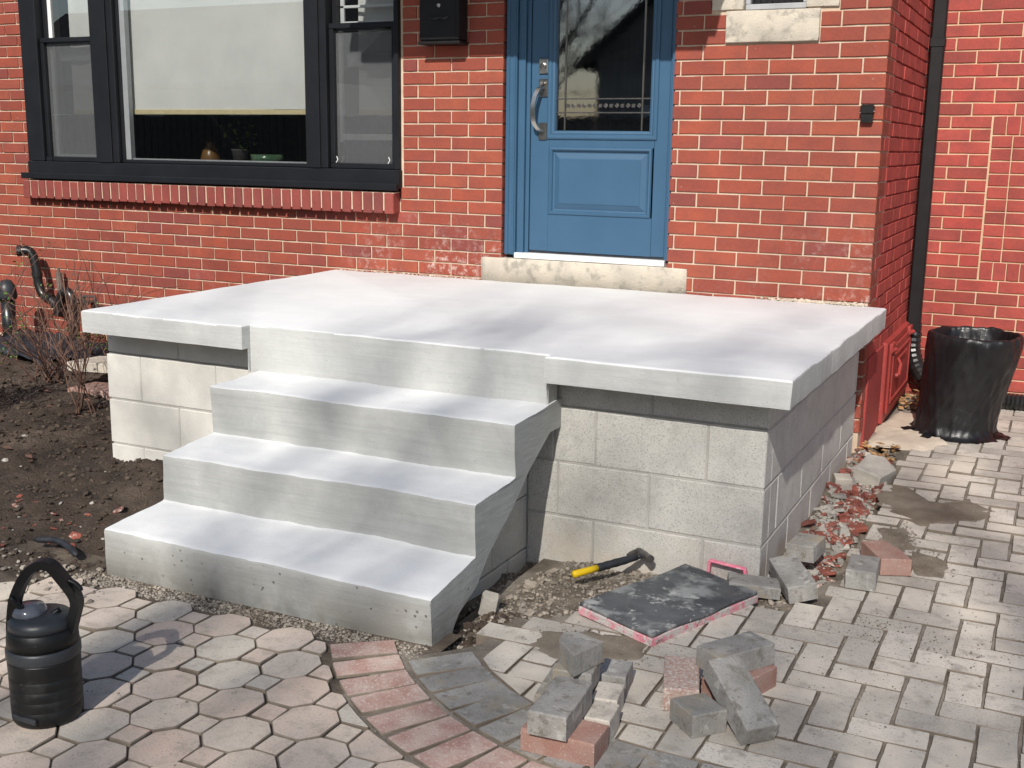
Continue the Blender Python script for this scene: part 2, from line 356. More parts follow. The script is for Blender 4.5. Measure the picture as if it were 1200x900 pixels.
def prism(poly, z0, z1, bev=0, nb=1, wob=0, seed=0):     # poly CCW; rounded top edge
    n = len(poly); V = []; F = []
    def inset(d):
        out = []
        for i in range(n):
            a = Vector(poly[i-1]); b = Vector(poly[i]); c = Vector(poly[(i+1) % n])
            e1 = (b-a); e2 = (c-b)
            if e1.length < 1e-6 or e2.length < 1e-6: out.append(b); continue
            e1.normalize(); e2.normalize(); n1 = Vector((-e1.y, e1.x)); n2 = Vector((-e2.y, e2.x))
            k = max(.35, 1+n1.dot(n2)); out.append(b+(n1+n2)*(d/k))
        return out
    rings = [(0, z0)] + ([(0, z1-bev)] if bev else [(0, z1)])
    if bev:
        for j in range(1, nb+1):
            a = pi/2*j/nb; rings.append((bev*(1-cos(a)), z1-bev+bev*sin(a)))
    for d, z in rings:
        for (p, i) in zip(inset(d), range(n)):
            jz = 0
            if wob:
                q = Vector((p.x*6+seed, p.y*6, z*6)); p = p + Vector((noise.noise(q), noise.noise(q+Vector((9, 9, 9)))))*wob
                jz = noise.noise(q+Vector((3, 7, 1)))*wob*.6 if z > z0+1e-6 else 0
            V.append((p.x, p.y, z+jz))
    for r in range(len(rings)-1):
        for i in range(n):
            j = (i+1) % n; F.append((r*n+i, r*n+j, (r+1)*n+j, (r+1)*n+i))
    F.append(tuple((len(rings)-1)*n+i for i in range(n))); F.append(tuple(range(n))[::-1])
    return V, F
def dens(poly, step, jit=0, closed=True):
    out = []; n = len(poly)
    for i in range(n if closed else n-1):
        a = Vector(poly[i]); b = Vector(poly[(i+1) % n]); k = max(1, int(round((b-a).length/step)))
        for j in range(k):
            p = a.lerp(b, j/k); out.append(p + (Vector((R(-jit, jit), R(-jit, jit))) if j and jit else Vector((0, 0))))
    return out
def lathe(prof, n=24, fn=None):
    V = []; F = []
    for (r, z) in prof:
        for j in range(n):
            a = 2*pi*j/n; rr = r*(fn(a, z) if fn else 1); V.append((rr*cos(a), rr*sin(a), z))
    for i in range(len(prof)-1):
        for j in range(n):
            a = i*n+j; b = i*n+(j+1) % n; F.append((a, b, b+n, a+n))
    F.append(tuple(range(n))[::-1]); F.append(tuple((len(prof)-1)*n+j for j in range(n)))
    return V, F
def clip(poly, px, py, nx, ny):             # keep side where (p-p0).n >= 0
    out = []; k = len(poly)
    for i in range(k):
        a = poly[i]; b = poly[(i+1) % k]
        da = (a[0]-px)*nx+(a[1]-py)*ny; db = (b[0]-px)*nx+(b[1]-py)*ny
        if da >= 0: out.append(a)
        if (da >= 0) != (db >= 0):
            t = da/(da-db); out.append((a[0]+(b[0]-a[0])*t, a[1]+(b[1]-a[1])*t))
    return out
def area(p): return .5*sum(p[i][0]*p[(i+1) % len(p)][1]-p[(i+1) % len(p)][0]*p[i][1] for i in range(len(p)))
def inside(p, poly):
    x, y = p; c = False; j = len(poly)-1
    for i in range(len(poly)):
        xi, yi = poly[i]; xj, yj = poly[j]
        if (yi > y) != (yj > y) and x < (xj-xi)*(y-yi)/(yj-yi)+xi: c = not c
        j = i
    return c
def sm(a, b, x):
    t = max(0, min(1, (x-a)/(b-a))); return t*t*(3-2*t)
def G(x, y): return .05*sm(-1.7, .3, y)     # walkway rises a little towards the back

# ------------------------------------------------------------------ ground
g = mesh('ground', [(-150, -150, -.16), (150, -150, -.16), (150, 150, -.16), (-150, 150, -.16)], [(0, 1, 2, 3)], GRASS); tag(g, kind='structure')
g = mesh('road', [(-150, -13, -.14), (150, -13, -.14), (150, -6.6, -.14), (-150, -6.6, -.14)], [(0, 1, 2, 3)], ASPH); tag(g, kind='structure')

# ------------------------------------------------------------------ the brick house
house = thing('brick_house', 'red brick house with a blue front door and black framed picture window', 'house', (0, 0, 0))
_bc = {}
def brick_mesh(L, H, D, mat, var, face='y'):
    key = (round(L, 3), round(H, 4), round(D, 3), mat.name, var, face)
    if key in _bc: return _bc[key]
    rr = random.Random(hash((round(L, 3), round(H, 4), var)) & 0xffff); c = .0022
    def j(a=.0012): return rr.uniform(-a, a)
    x0, x1, z0, z1 = -L/2, L/2, -H/2, H/2
    n = 3 if L > .15 else 2; xs = [x0+(x1-x0)*i/n for i in range(n+1)]
    ring = [(x, z0+j()) for x in xs] + [(x1+j(), 0.)] + [(x, z1+j()) for x in xs[::-1]] + [(x0+j(), 0.)]
    V = [(x, c+.0005, z) for x, z in ring] + [(x*(1-2*c/L)+0, rr.uniform(-.0006, .0006), z*(1-2*c/H)) for x, z in ring] + [(x, D, z) for x, z in ring]
    k = len(ring); F = [tuple(k+i for i in range(k))]
    for i in range(k):
        q = (i+1) % k; F.append((i, q, k+q, k+i)); F.append((q, i, 2*k+i, 2*k+q))
    if face == 'x': V = [(-y, x, z) for x, y, z in V]            # faces +x
    me = bpy.data.meshes.new('brick'); me.from_pydata(V, [], F); me.materials.append(mat); me.update()
    _bc[key] = me; return me
def emit(pieces, parent, name, label=None, limit=300):
    """pieces: (mesh, loc, rotz, size). The ones showing largest become objects, the rest one joined part."""
    sc = []
    for p in pieces:
        k = view(*p[1]); vis = in_frame(*p[1]); sc.append(p[3]/max(k[2], .3)**2 if vis else -1)
    order = sorted(range(len(pieces)), key=lambda i: -sc[i]); solo = [i for i in order[:limit] if sc[i] > 0]; ss = set(solo)
    for i in solo:
        me, loc, rot, _ = pieces[i]; o = link(name, me, parent); o.location = loc
        o.rotation_euler = rot
    rest = MB(); mat = None; mi = []
    for i, (me, loc, rot, _) in enumerate(pieces):
        if i in ss: continue
        M = Matrix.Translation(loc) @ Matrix.Rotation(rot[2], 4, 'Z'); mat = list(me.materials); mi += [f.material_index for f in me.polygons]
        rest.add([v.co for v in me.vertices], [tuple(f.vertices) for f in me.polygons], random.random(), M)
    if rest.V:
        o = rest.build(name+'work', mat, parent); o['kind'] = 'stuff'; o.data.polygons.foreach_set('material_index', mi); o.data.update()

JT = .0084
def front_bricks():
    out = []
    def row(x0, x1, z, h, phase, L, align, corner=0):
        # bricks between x0..x1, joints at align + phase*L/2 + n*L
        js = []; n = int((x0-align)/L)-2
        while True:
            j = align+phase*L/2+n*L
            if j >= x1-.02: break
            if j > x0+.02: js.append(j)
            n += 1
        e = [x0]+js+[x1]
        for i in range(len(e)-1):
            a = e[i]+(JT/2 if i else 0); b = e[i+1]-(JT/2 if i+2 < len(e) else 0)
            last = corner and i+2 == len(e)
            D = .09
            if last and b-a < .15: D = .195
            out.append((brick_mesh(b-a, h-JT, D, BRK, random.randrange(4)), ((a+b)/2, R(-.0012, .0012), z+h/2-JT/2), (0, 0, R(-.002, .002) if not last else 0), (b-a)*h))
    L, h = .2115, .0688
    for k in range(-13, 26):                                     # right of the door, k counts down from z 1.9195
        z1 = 1.9195-k*h; z0 = z1-h
        if z0 < .70 and False: continue
        segs = [(-.957, .026)]
        if k in (-1, -2): segs = [(-.957, -.716), (-.276, .026)]
        if k in (-3,): segs = [(-.957, -.788), (-.196, .026)]
        if -8 <= k <= -4: segs = [(-.957, -.788), (-.196, .026)]
        if z0 > 2.95 or z1 < .1: continue
        for a, b in segs:
            if z1 > 2.40+.0 and a == -.957 and False: pass
            row(a, b, z0+JT/2, h, k % 2, L, .026 - L*20, corner=(b == .026))
    L, h = .2035, .0671
    for k in range(-16, 26):                                     # left of the door
        z1 = 1.888-k*h; z0 = z1-h
        if z0 > 2.95 or z1 < .1: continue
        segs = [(-6.6, -1.872)]
        if z1 > 2.98-.0: segs = [(-6.6, -1.872)]
        elif z0 > 1.21-.02: segs = [(-6.6, -5.29), (-2.47, -1.872)]
        elif z1 > 1.085: segs = [(-6.6, -5.315), (-2.49, -1.872)]
        for a, b in segs:
            row(a, b, z0+JT/2, h, (k+1) % 2, L, -1.872-L*40)
    h = .0688
    return out
# mortar backing of the front wall, cut round door and window
mb = MB(); Y0, Y1 = .0075, .30
def wallbox(x0, x1, z0, z1): mb.box(x0, x1, Y0, Y1, z0, z1)
wallbox(-6.6, -5.27, -.1, 3.0); wallbox(-5.27, -2.49, -.1, 1.15); wallbox(-5.27, -2.49, 2.78, 3.0)
wallbox(-2.49, -1.878, -.1, 3.0); wallbox(-1.878, -.95, -.1, .80); wallbox(-1.878, -.95, 3.0-.06, 3.0)
wallbox(-.95, -.64, -.1, 3.0); wallbox(-.64, -.34, -.1, 2.05); wallbox(-.64, -.34, 2.55, 3.0); wallbox(-.34, .0205, -.1, 3.0)
fw = mb.build('front_wall', MORTAR, house)
emit(front_bricks(), fw, 'brick')

# side return wall (faces +x)
def side_bricks():
    out = []; h = .0688; L = .235
    for k in range(-13, 21):
        z1 = 1.9195-k*h; z0 = z1-h
        if z0 > 2.95 or z0 < .47: continue
        y = .095 if k % 2 == 0 else .20
        e = [y]
        nx = .225 if k % 2 == 0 else .33
        while nx < 1.44: e.append(nx); nx += L
        e.append(1.465)
        for i in range(len(e)-1):
            a = e[i]+JT/2; b = e[i+1]-JT/2
            if b-a < .03: continue
            out.append((brick_mesh(b-a, h-JT, .09, BRK3, random.randrange(4), 'x'), (.026+R(-.0015, .0015), (a+b)/2, z0+h/2), (0, 0, 0), (b-a)*h))
    return out
mb = MB(); mb.box(-.5, .018, .305, 1.47, -.1, 3.0).box(-.1, .018, .12, .30, -.1, 3.0)
sw = mb.build('return_wall', MORTAR3, house)
emit(side_bricks(), sw, 'brick')
# parged foundation strip below the side bricks
V, F = boxmesh(-.2, .034, .1, 1.465, -.1, .478, .004); mesh('foundation', V, F, REDPARGE, house)

# rear wall, set back
YB = 1.469
def rear_bricks():
    out = []; h = .06908; L = .2205; zt = 1.638
    def put(a, b, z0, z1): out.append((brick_mesh(b-a, z1-z0, .09, BRK2, random.randrange(4)), ((a+b)/2, YB+R(-.001, .001), (z0+z1)/2), (0, 0, 0), (b-a)*(z1-z0)))
    def run(x0, x1, z, ph):
        e = [x0]; x = .494-10*L + (L/2 if ph else 0)
        while x < x1-.03:
            if x > x0+.03: e.append(x)
            x += L
        e.append(x1)
        for i in range(len(e)-1):
            a = e[i]+(JT/2 if i else 0); b = e[i+1]-(JT/2 if i+2 < len(e) else 0); put(a, b, z+JT/2, z+h-JT/2)
    for k in range(0, 19): run(.02, 3.6, zt+k*h, k % 2)
    for k in range(1, 24):
        z = zt-k*h
        if z < -.1: break
        if k <= 13:                                                 # left of the decorative panel
            e = [.02, .171, .384] if k % 2 else [.02, .06, .277, .384]
            for i in range(len(e)-1): put(e[i]+(JT/2 if i else 0), e[i+1]-JT/2, z+JT/2, z+h-JT/2)
            run(1.52, 3.6, z, k % 2)
        else: run(.02, 3.6, z, k % 2)
    # panel: soldiers above and below, stack bond between
    x = .389
    while x < 1.50:
        put(x+JT/2-.002, x+.066, zt-.104+JT/2, zt-JT/2); put(x+JT/2-.002, x+.066, zt-13*h+JT/2, zt-13*h+.104-JT/2); x += .0695
    z = zt-.104; hh = (13*h-.208)/10
    for r in range(10):
        x = .389; first = True
        for wd in (.108, .217, .217, .217, .217, .108):
            put(x+JT/2-.002, x+wd-JT/2, z-(r+1)*hh+JT/2, z-r*hh-JT/2); x += wd
    return out
mb = MB(); mb.box(.018, 3.6, YB+.007, YB+.2, -.1, 3.0)
rw = mb.build('rear_wall', MORTAR2, house)
emit(rear_bricks(), rw, 'brick')

# limestone surround of the small window
sm_root = fw
V, F = prism(dens([(-.711, 0), (-.281, 0), (-.281, .142), (-.711, .142)], .03), 0, .10, .004, 2, .0018)
o = mesh('stone_sill', [(x, -z+.085, 1.9265+y) for x, y, z in V], F, STONE, fw, True)
for (a, b, c, d) in ((-.784, -.634, 2.074, 2.27), (-.784, -.634, 2.278, 2.55), (-.347, -.200, 2.074, 2.22), (-.347, -.200, 2.228, 2.55)):
    V, F = prism(dens([(a, c), (b, c), (b, d), (a, d)], .03), 0, .10, .004, 2, .0022, a*9)
    mesh('stone_jamb', [(x, -z+.095, y) for x, y, z in V], F, STONE, fw, True)
mb = MB(); mb.box(-.634, -.347, .03, .07, 2.074, 2.10, .003).box(-.634, -.612, .03, .07, 2.10, 2.54, .003).box(-.369, -.347, .03, .07, 2.10, 2.54, .003)
wf = mb.build('small_window', GREYV, house); wf['label'] = 'small high window with stone surround'
mb = MB(); mb.box(-.62, -.36, .05, .054, 2.09, 2.54); mb.build('pane', GLASS, wf)
mb = MB()
for i in range(9): mb.box(-.60+i*.028, -.597+i*.028, .040, .047, 2.095, 2.54)
mb.build('leading', BLACKM, wf)
mb = MB(); mb.box(-.66, -.32, .12, .125, 2.05, 2.6).build('backing', DARK, wf)

# ------------------------------------------------------------------ picture window (part of the house)
pw = mesh('picture_window', *boxmesh(-5.275, -2.482, -.035, .10, 1.205, 1.305, .004), FRAME, house)   # bottom rail / sill board
pw['label'] = 'wide black framed three part picture window'
mb = MB()
ZT = 2.78
mb.box(-5.275, -5.135, -.025, .12, 1.306, ZT, .004).box(-5.27, -2.487, -.024, .12, ZT-.08, ZT+.02, .003)
mb.box(-4.683, -4.495, -.028, .12, 1.306, ZT-.082, .004)
mb.box(-4.64, -4.54, -.04, -.029, 1.306, ZT-.082, .003)
mb.box(-3.092, -2.947, -.028, .12, 1.306, ZT-.082, .004)
mb.box(-3.05, -2.99, -.04, -.029, 1.306, ZT-.082, .003)
mb.box(-2.515, -2.487, -.024, .12, 1.306, ZT-.082, .003)
mb.box(-5.30, -2.475, -.075, -.036, 1.195, 1.232, .004)
mb.box(-5.133, -5.085, -.01, .06, 1.306, 1.335, .003)
mb.build('frame', FRAME, pw)
def sash(x0, x1, y, z0, z1, name='sash', bar=.028):
    m_ = MB(); m_.box(x0, x1, y, y+.04, z0, z0+bar, .003).box(x0, x1, y, y+.04, z1-bar, z1, .003)
    m_.box(x0, x0+bar, y+.001, y+.039, z0+bar, z1-bar, .003).box(x1-bar, x1, y+.001, y+.039, z0+bar, z1-bar, .003)
    return m_.build(name, FRAME, pw)
sash(-5.134, -4.684, .0, 1.307, 2.065); sash(-5.134, -4.684, .035, 2.03, 2.697)
sash(-2.946, -2.516, .0, 1.307, 2.085); sash(-2.946, -2.516, .035, 2.05, 2.697)
sash(-4.494, -3.093, .0, 1.307, 2.697, bar=.02)
mb = MB(); 
for x0, x1 in ((-4.474, -4.435),): mb.box(x0, x1, .015, .05, 1.328, 2.68)
mb.box(-4.474, -3.113, .03, .05, 1.328, 1.336)
mb.build('glazing_stop', GREYV, pw)
mb = MB()
for x0, x1 in ((-5.105, -5.075),): mb.box(x0, x1, .05, .07, 1.336, 2.69, .002)
mb.box(-5.075, -4.713, .05, .07, 1.336, 1.352, .002)
mb.box(-2.917, -2.893, .05, .07, 1.45, 2.06, .002).box(-2.893, -2.545, .05, .07, 1.462, 1.496, .002).box(-2.917, -2.545, .0751, .09, 2.08, 2.10, .002)
mb.box(-2.917, -2.893, .0751, .09, 2.10, 2.69, .002).box(-2.917, -2.545, .0751, .09, 2.17, 2.185, .002)
mb.box(-5.075, -4.713, .0751, .09, 2.062, 2.072, .002)
mb.build('vinyl_edge', VINYL, pw)
for (x0, x1, y, z0, z1) in ((-5.107, -4.711, .02, 1.334, 2.04), (-5.107, -4.711, .052, 2.057, 2.67), (-4.475, -3.112, .012, 1.326, 2.678), (-2.919, -2.543, .02, 1.334, 2.058), (-2.919, -2.543, .052, 2.077, 2.67)):
    mb = MB(); mb.box(x0, x1, y, y+.004, z0, z1); mb.build('pane', GLASS, pw)
for (x0, x1) in ((-5.106, -4.712), (-2.918, -2.544)):
    mb = MB(); mb.box(x0, x1, .03, .031, 1.336, 2.038); mb.build('insect_screen', SCREEN, pw)
# black corner latches bottom right
mb = MB()
for x in (-2.905, -2.565): mb.tube([(x, -.006, 1.338), (x+.012, -.006, 1.355), (x+.004, -.006, 1.372)], .0025, 5)
mb.build('latch', VINYL, pw)
# brick rowlock sill
sill = empty('sill'); sill.parent = pw
sill_m = MB(); sill_m.box(-5.30, -2.499, -.056, .10, 1.086, 1.186); so_ = sill_m.build('sill_bed', MORTAR, pw)
bpy.data.objects.remove(sill)
so_.name = 'sill'
SB = brick_mat('brick_sill_red', [(0, (.24, .052, .042)), (.4, (.29, .066, .052)), (.7, (.19, .050, .044)), (1, (.27, .06, .046))], stain=False)
x = -5.305; n = 41; wd = (5.305-2.494)/n
svar = []
for v in range(5):
    Lb = wd-.009; V, F = boxmesh(-Lb/2, Lb/2, -.062, .06, 0, .112, .004)
    V = [(a+R(-.0015, .0015), b+R(-.003, .001), c + (b+.062)*.12 - .012 + R(-.001, .001)) for a, b, c in V]
    me = bpy.data.meshes.new('sill_brick'); me.from_pydata(V, [], F); me.materials.append(SB); svar.append(me)
for i in range(n):
    o = link('sill_brick', random.choice(svar), so_); o.location = (x+wd*(i+.5), 0, 1.082+R(-.0015, .0015)); o.rotation_euler = (0, 0, R(-.012, .012))
# room behind
mb = MB(); RX0, RX1, RY1, RZ0, RZ1 = -5.5, -2.2, 2.6, .9, 3.0
mb.add([(RX0, .31, RZ0), (RX1, .31, RZ0), (RX1, RY1, RZ0), (RX0, RY1, RZ0), (RX0, .31, RZ1), (RX1, .31, RZ1), (RX1, RY1, RZ1), (RX0, RY1, RZ1)],
       [(0, 1, 2, 3), (7, 6, 5, 4), (0, 3, 7, 4), (1, 5, 6, 2), (3, 2, 6, 7)])
mb.build('room', ROOMW, house)
mb = MB(); mb.box(-5.2, -2.5, .13, .42, 1.20, 1.30, .004); mb.build('inner_sill', DARK, house)
def blind(x0, x1, zb, y, label):
    t = thing('roller_blind', label, 'blind', ((x0+x1)/2, y, zb), 'roller blinds in the picture window')
    nx, nz = 16, 6; V = []; F = []; wdt = x1-x0
    for i in range(nz+1):
        for j in range(nx+1):
            u = j/nx; v = i/nz; V.append((-wdt/2+wdt*u, .006*sin(u*5+v)+.003*sin(u*13), .03+(2.66-zb-.03)*v))
    for i in range(nz):
        for j in range(nx): a = i*(nx+1)+j; F.append((a, a+1, a+nx+2, a+nx+1))
    mesh('cloth', V, F, BLIND, t, True)
    q = MB(); q.box(-wdt/2, wdt/2, -.006, .010, 0, .030, .002); q.build('hem_bar', HEM, t)
blind(-4.47, -3.09, 1.60, .075, 'wide cream roller blind drawn most of the way down the middle pane')
blind(-5.00, -4.66, 1.60, .12, 'narrow cream blind in the left side window')
blind(-2.83, -2.50, 1.60, .12, 'narrow cream blind in the right side window beside the pier')
mb = MB()
mb.box(-5.07, -4.70, .094, .105, 1.93, 2.0, .002).box(-2.89, -2.54, .094, .105, 1.86, 1.93, .002)
mb.build('inner_rail', GREYV, pw)
# things on the inner sill
t = thing('amber_vase', 'rounded amber vase standing low behind the middle pane', 'vase', (-4.12, .38, 1.26))
V, F = lathe([(.03, 0), (.055, .03), (.065, .08), (.05, .13), (.025, .16), (.03, .18)], 20); mesh('body', V, F, AMB, t, True)
t = thing('glass_bowl', 'greenish glass bowl glinting behind the middle pane', 'bowl', (-3.66, .36, 1.27))
V, F = lathe([(.03, 0), (.075, .02), (.10, .06), (.105, .10), (.10, .10), (.07, .04), (.02, .03)], 24); mesh('body', V, F, BOWL, t, True)
t = thing('plant_pot', 'dark leafy pot plant standing behind the middle pane', 'plant', (-3.85, .34, 1.30))
V, F = lathe([(.04, 0), (.055, .09), (.06, .10), (.05, .095)], 16); mesh('pot', V, F, DARK, t, True)
mb = MB()
for i in range(46):
    a = R(0, 6.28); r = R(.02, .15); h_ = R(.1, .26); p = Vector((r*cos(a), r*sin(a)*.5, h_)); d = Vector((R(-.04, .04), R(-.03, .03), R(-.03, .04)))
    s_ = Vector((-d.y, d.x, .0)).normalized()*.012
    mb.add([p, p+d*.5+s_, p+d, p+d*.5-s_], [(0, 1, 2, 3)], random.random())
mb.build('foliage', GREEN, t)

# ------------------------------------------------------------------ front door (part of the house)
DY = .052
door = mesh('door', *boxmesh(-1.735, -.990, DY, DY+.045, .905, 2.95, .003), BLUE, house); door['label'] = 'blue front door with textured glass and one raised panel'
# carve: use separate layered mouldings instead of the solid slab where the glass is
bpy.data.objects.remove(door)
mb = MB()
GX0, GX1, GZ0, GZ1 = -1.598, -1.092, 1.522, 2.86
mb.box(-1.735, GX0-.03, DY, DY+.045, .905, 2.95, .003).box(GX1+.03, -.990, DY, DY+.045, .905, 2.95, .003)
mb.box(GX0-.0299, GX1+.0299, DY+.0005, DY+.045, 1.44, GZ0-.03).box(GX0-.0299, GX1+.0299, DY+.0005, DY+.045, GZ1+.03, 2.949)
mb.box(GX0-.0299, GX1+.0299, DY+.0005, DY+.045, .905, 1.095)
door = mb.build('door', BLUE, house); door['label'] = 'blue front door with textured glass and one raised panel'
def mould(x0, x1, z0, z1, y, prof, nm, mat=BLUE):
    """picture-frame moulding: prof is list of (inset, dy)"""
    V = []; F = []
    for (d, dy) in prof:
        V += [(x0+d, y+dy, z0+d), (x1-d, y+dy, z0+d), (x1-d, y+dy, z1-d), (x0+d, y+dy, z1-d)]
    for r in range(len(prof)-1):
        for i in range(4): j = (i+1) % 4; F.append((r*4+i, r*4+j, r*4+4+j, r*4+4+i))
    return V, F
V, F = mould(GX0-.045, GX1+.045, GZ0-.045, GZ1+.045, DY, [(0, 0), (.003, -.007), (.010, -.011), (.020, -.010), (.026, -.004), (.032, -.006), (.040, -.003), (.045, .006), (.0452, .03)], '')
mesh('glass_moulding', V, F, BLUE, door, True if False else False)
PX0, PX1, PZ0, PZ1 = -1.628, -1.070, 1.095, 1.440
V, F = mould(PX0, PX1, PZ0, PZ1, DY, [(-.001, .002), (0, .0), (.004, -.006), (.012, -.008), (.018, -.002), (.022, .008), (.030, .010), (.056, .0), (.060, -.003), (.0601, -.003)], '')
k = len(V)-4; F.append((k, k+1, k+2, k+3)); mesh('raised_panel', V, F, BLUE, door)
mb = MB(); mb.box(GX0-.002, GX1+.002, DY+.022, DY+.027, GZ0-.002, GZ1+.002); mb.build('pane', DGLASS, door)
mb = MB()
for x in (GX0+.045, GX1-.045): mb.box(x-.003, x+.003, DY+.016, DY+.0215, GZ0+.002, GZ1)
for z in (1.68, 1.612): mb.box(GX0, GX1, DY+.0155, DY+.0215, z-.003, z+.003)
for i in range(14):
    x = GX0+.06+i*.0295
    mb.box(x-.009, x+.009, DY+.0152, DY+.0215, 1.637, 1.655, .002, M=Matrix.Translation((x, 0, 1.646)) @ Matrix.Rotation(pi/4*(i % 2), 4, 'Y') @ Matrix.Translation((-x, 0, -1.646)))
mb.build('leading', NICKD, door)
V = []; F = []
for i in range(61):
    x = GX0-.01+(GX1-GX0+.02)*i/60; y = DY+.075+.010*sin(i*.9)+.005*sin(i*2.1)
    V += [(x, y, 1.49), (x, y, 2.9)]
    if i: a = 2*i; F.append((a-2, a, a+1, a-1))
CURT = simple('grey_sheer_curtain', (.09, .095, .10), (.13, .135, .14), 8, .9, 60, .1, .002)
mesh('door_curtain', V, F, CURT, door, True)
mb = MB(); mb.box(-1.74, -.98, .30, .31, .85, 3.0).box(-1.80, -1.741, .1, .30, .85, 3.0).box(-.981, -.94, .1, .30, .85, 3.0); mb.build('hall_backing', DARK, house)
# frame: casings and reveals
mb = MB()
mb.box(-1.862, -1.800, .012, .115, .880, 2.99, .004).box(-1.848, -1.838, .006, .0115, .88, 2.99, .002).box(-1.815, -1.806, .006, .0115, .88, 2.99, .002)
mb.box(-1.799, -1.760, .030, .115, .880, 2.99, .003).box(-1.7595, -1.738, .047, .115, .880, 2.99, .002)
mb.box(-.987, -.972, .040, .115, .892, 2.99, .002).box(-.971, -.952, .010, .115, .892, 2.99, .003)
mb.box(-1.736, -.988, .012, .115, 2.955, 2.99, .002)
mb.build('door_frame', BLUE, house)
mb = MB(); mb.box(-1.737, -.990, .058, .11, .893, .9045); mb.build('weather_strip', BGRIP, door)
# hardware
dk = MB(); dk.box(-1.690, -1.640, DY-.012, DY, 1.805, 1.878, .003)
d1 = dk.build('deadbolt', NICK, door)
V, F = lathe([(.016, 0), (.016, .008), (.012, .010), (.004, .0101)], 18)
hm = MB(); hm.add([(x-1.665, DY-.012-z, y+1.842) for x, y, z in V], [f[::-1] for f in F]); hm.box(-1.667, -1.663, DY-.0245, DY-.022, 1.834, 1.850); o = hm.build('lock_cylinder', NICKD, door)
hb = MB(); hb.box(-1.690, -1.638, DY-.010, DY, 1.690, 1.778, .003).box(-1.688, -1.642, DY-.010, DY, 1.475, 1.560, .003)
hb.build('handle_plate', NICKD, door)
pts = curve([(-1.664, DY-.012, 1.735), (-1.672, DY-.045, 1.728), (-1.688, DY-.062, 1.68), (-1.695, DY-.066, 1.62), (-1.690, DY-.058, 1.56), (-1.672, DY-.035, 1.525), (-1.664, DY-.012, 1.518)], 6)
V = []; F = []
for i, p in enumerate(pts):
    t_ = (pts[min(i+1, len(pts)-1)]-pts[max(i-1, 0)]).normalized(); s_ = Vector((1, 0, 0))*.0115; q = t_.cross(Vector((1, 0, 0))).normalized()*.005
    V += [tuple(p-s_-q), tuple(p+s_-q), tuple(p+s_+q), tuple(p-s_+q)]
    if i:
        a = 4*i
        for j in range(4): F.append((a-4+j, a-4+(j+1) % 4, a+(j+1) % 4, a+j))
mesh('handle', V, F, NICK, door, False)
hm = MB(); hm.tube([(-1.664, DY-.01, 1.752), (-1.664, DY-.035, 1.757)], .009, 12); hm.build('thumb_latch', NICKD, door)
# threshold and stone step
mb = MB(); mb.box(-1.80, -.972, .004, .115, .864, .892, .003); mb.build('threshold', WHITE, house)
poly = dens([(-1.985, -.012), (-.850, -.002), (-.850, .15), (-1.985, .15)], .04, .0)
V, F = prism(poly, .725, .862, .007, 3, .004, 5); o = mesh('stone_step', V, F, STONE, house, True)

# ------------------------------------------------------------------ canopy above the door (out of frame; throws the shade on wall and door)
t = thing('door_canopy', 'small shingled canopy on brackets above the blue front door', 'canopy', (0, 0, 0))
cz = 1.888+.478/.605*.95
mb = MB(); mb.box(-2.56, -.62, -.95, .0-.004, cz, cz+.10, .01); mb.build('soffit', WHITE, t)
mb = MB(); mb.add([(-2.62, -1.0, cz+.11), (-.56, -1.0, cz+.11), (-.56, -.006, cz+.36), (-2.62, -.006, cz+.36), (-2.62, -1.0, cz+.135), (-.56, -1.0, cz+.135), (-.56, -.006, cz+.385), (-2.62, -.006, cz+.385)],
                  [(0, 3, 2, 1), (4, 5, 6, 7), (0, 1, 5, 4), (1, 2, 6, 5), (2, 3, 7, 6), (3, 0, 4, 7)]); mb.build('roof', SHING, t)
for x in (-2.5, -.66):
    mb = MB(); mb.tube([(x, -.006, cz-.35), (x, -.85, cz-.005)], .025, 6); mb.build('bracket', WHITE, t)

# ------------------------------------------------------------------ small fittings on the walls
def pyr(x0, x1, y0, y1, z0, z1, b=.004): return MB().box(x0, x1, y0, y1, z0, z1, b)
t = thing('mailbox', 'black metal wall mailbox with small lock on the pier left of the door', 'mailbox', (-2.19, 0, 1.955))
pyr(-.118, .112, -.105, -.004, .012, .40, .006).build('body', BLACKM, t)
pyr(-.105, .098, -.1075, -.1055, .020, .225, .001).build('front_plate', BLACKM, t)
pyr(-.105, .098, -.111, -.1055, .232, .245, .002).build('lid_rib', BLACKM, t)
pyr(-.108, .104, -.1115, -.1055, .25, .39, .002).build('lid', BLACKM, t)
V, F = lathe([(.010, 0), (.010, .004), (.006, .006)], 14)
mesh('lock', [(x+.0, -.1075-z, y+.185) for x, y, z in V], [f[::-1] for f in F], NICK, t)
mb = MB(); mb.tube(curve([(-.055, -.109, .128), (-.03, -.111, .120), (0, -.111, .124), (.03, -.111, .120), (.055, -.109, .13)], 5), [.002]+[.0045]*19+[.002], 6); mb.build('slot', PVC, t)
mb = MB()
for i in range(4): mb.box(-.06+i*.03, -.04+i*.03, -.113, -.111, .30, .34, .002)
mb.build('lid_emblem', BLACKM, t)
pyr(-.125, .120, -.11, -.003, -.004, .010, .003).build('base_rail', BLACKM, t)

t = thing('cable_cap', 'small black cap plugged in the bricks near the wall corner', 'wall cap', (-.042, 0, 1.61))
pyr(-.030, .030, -.035, .002, -.004, .034, .006).build('hood', PVC, t)
pyr(-.026, .026, -.028, .002, -.045, -.005, .004).build('socket', PVC, t)
mb = MB(); mb.tube([(-.032, -.030, .0), (.034, -.030, .006)], .002, 6); mb.build('clip', NICK, t)

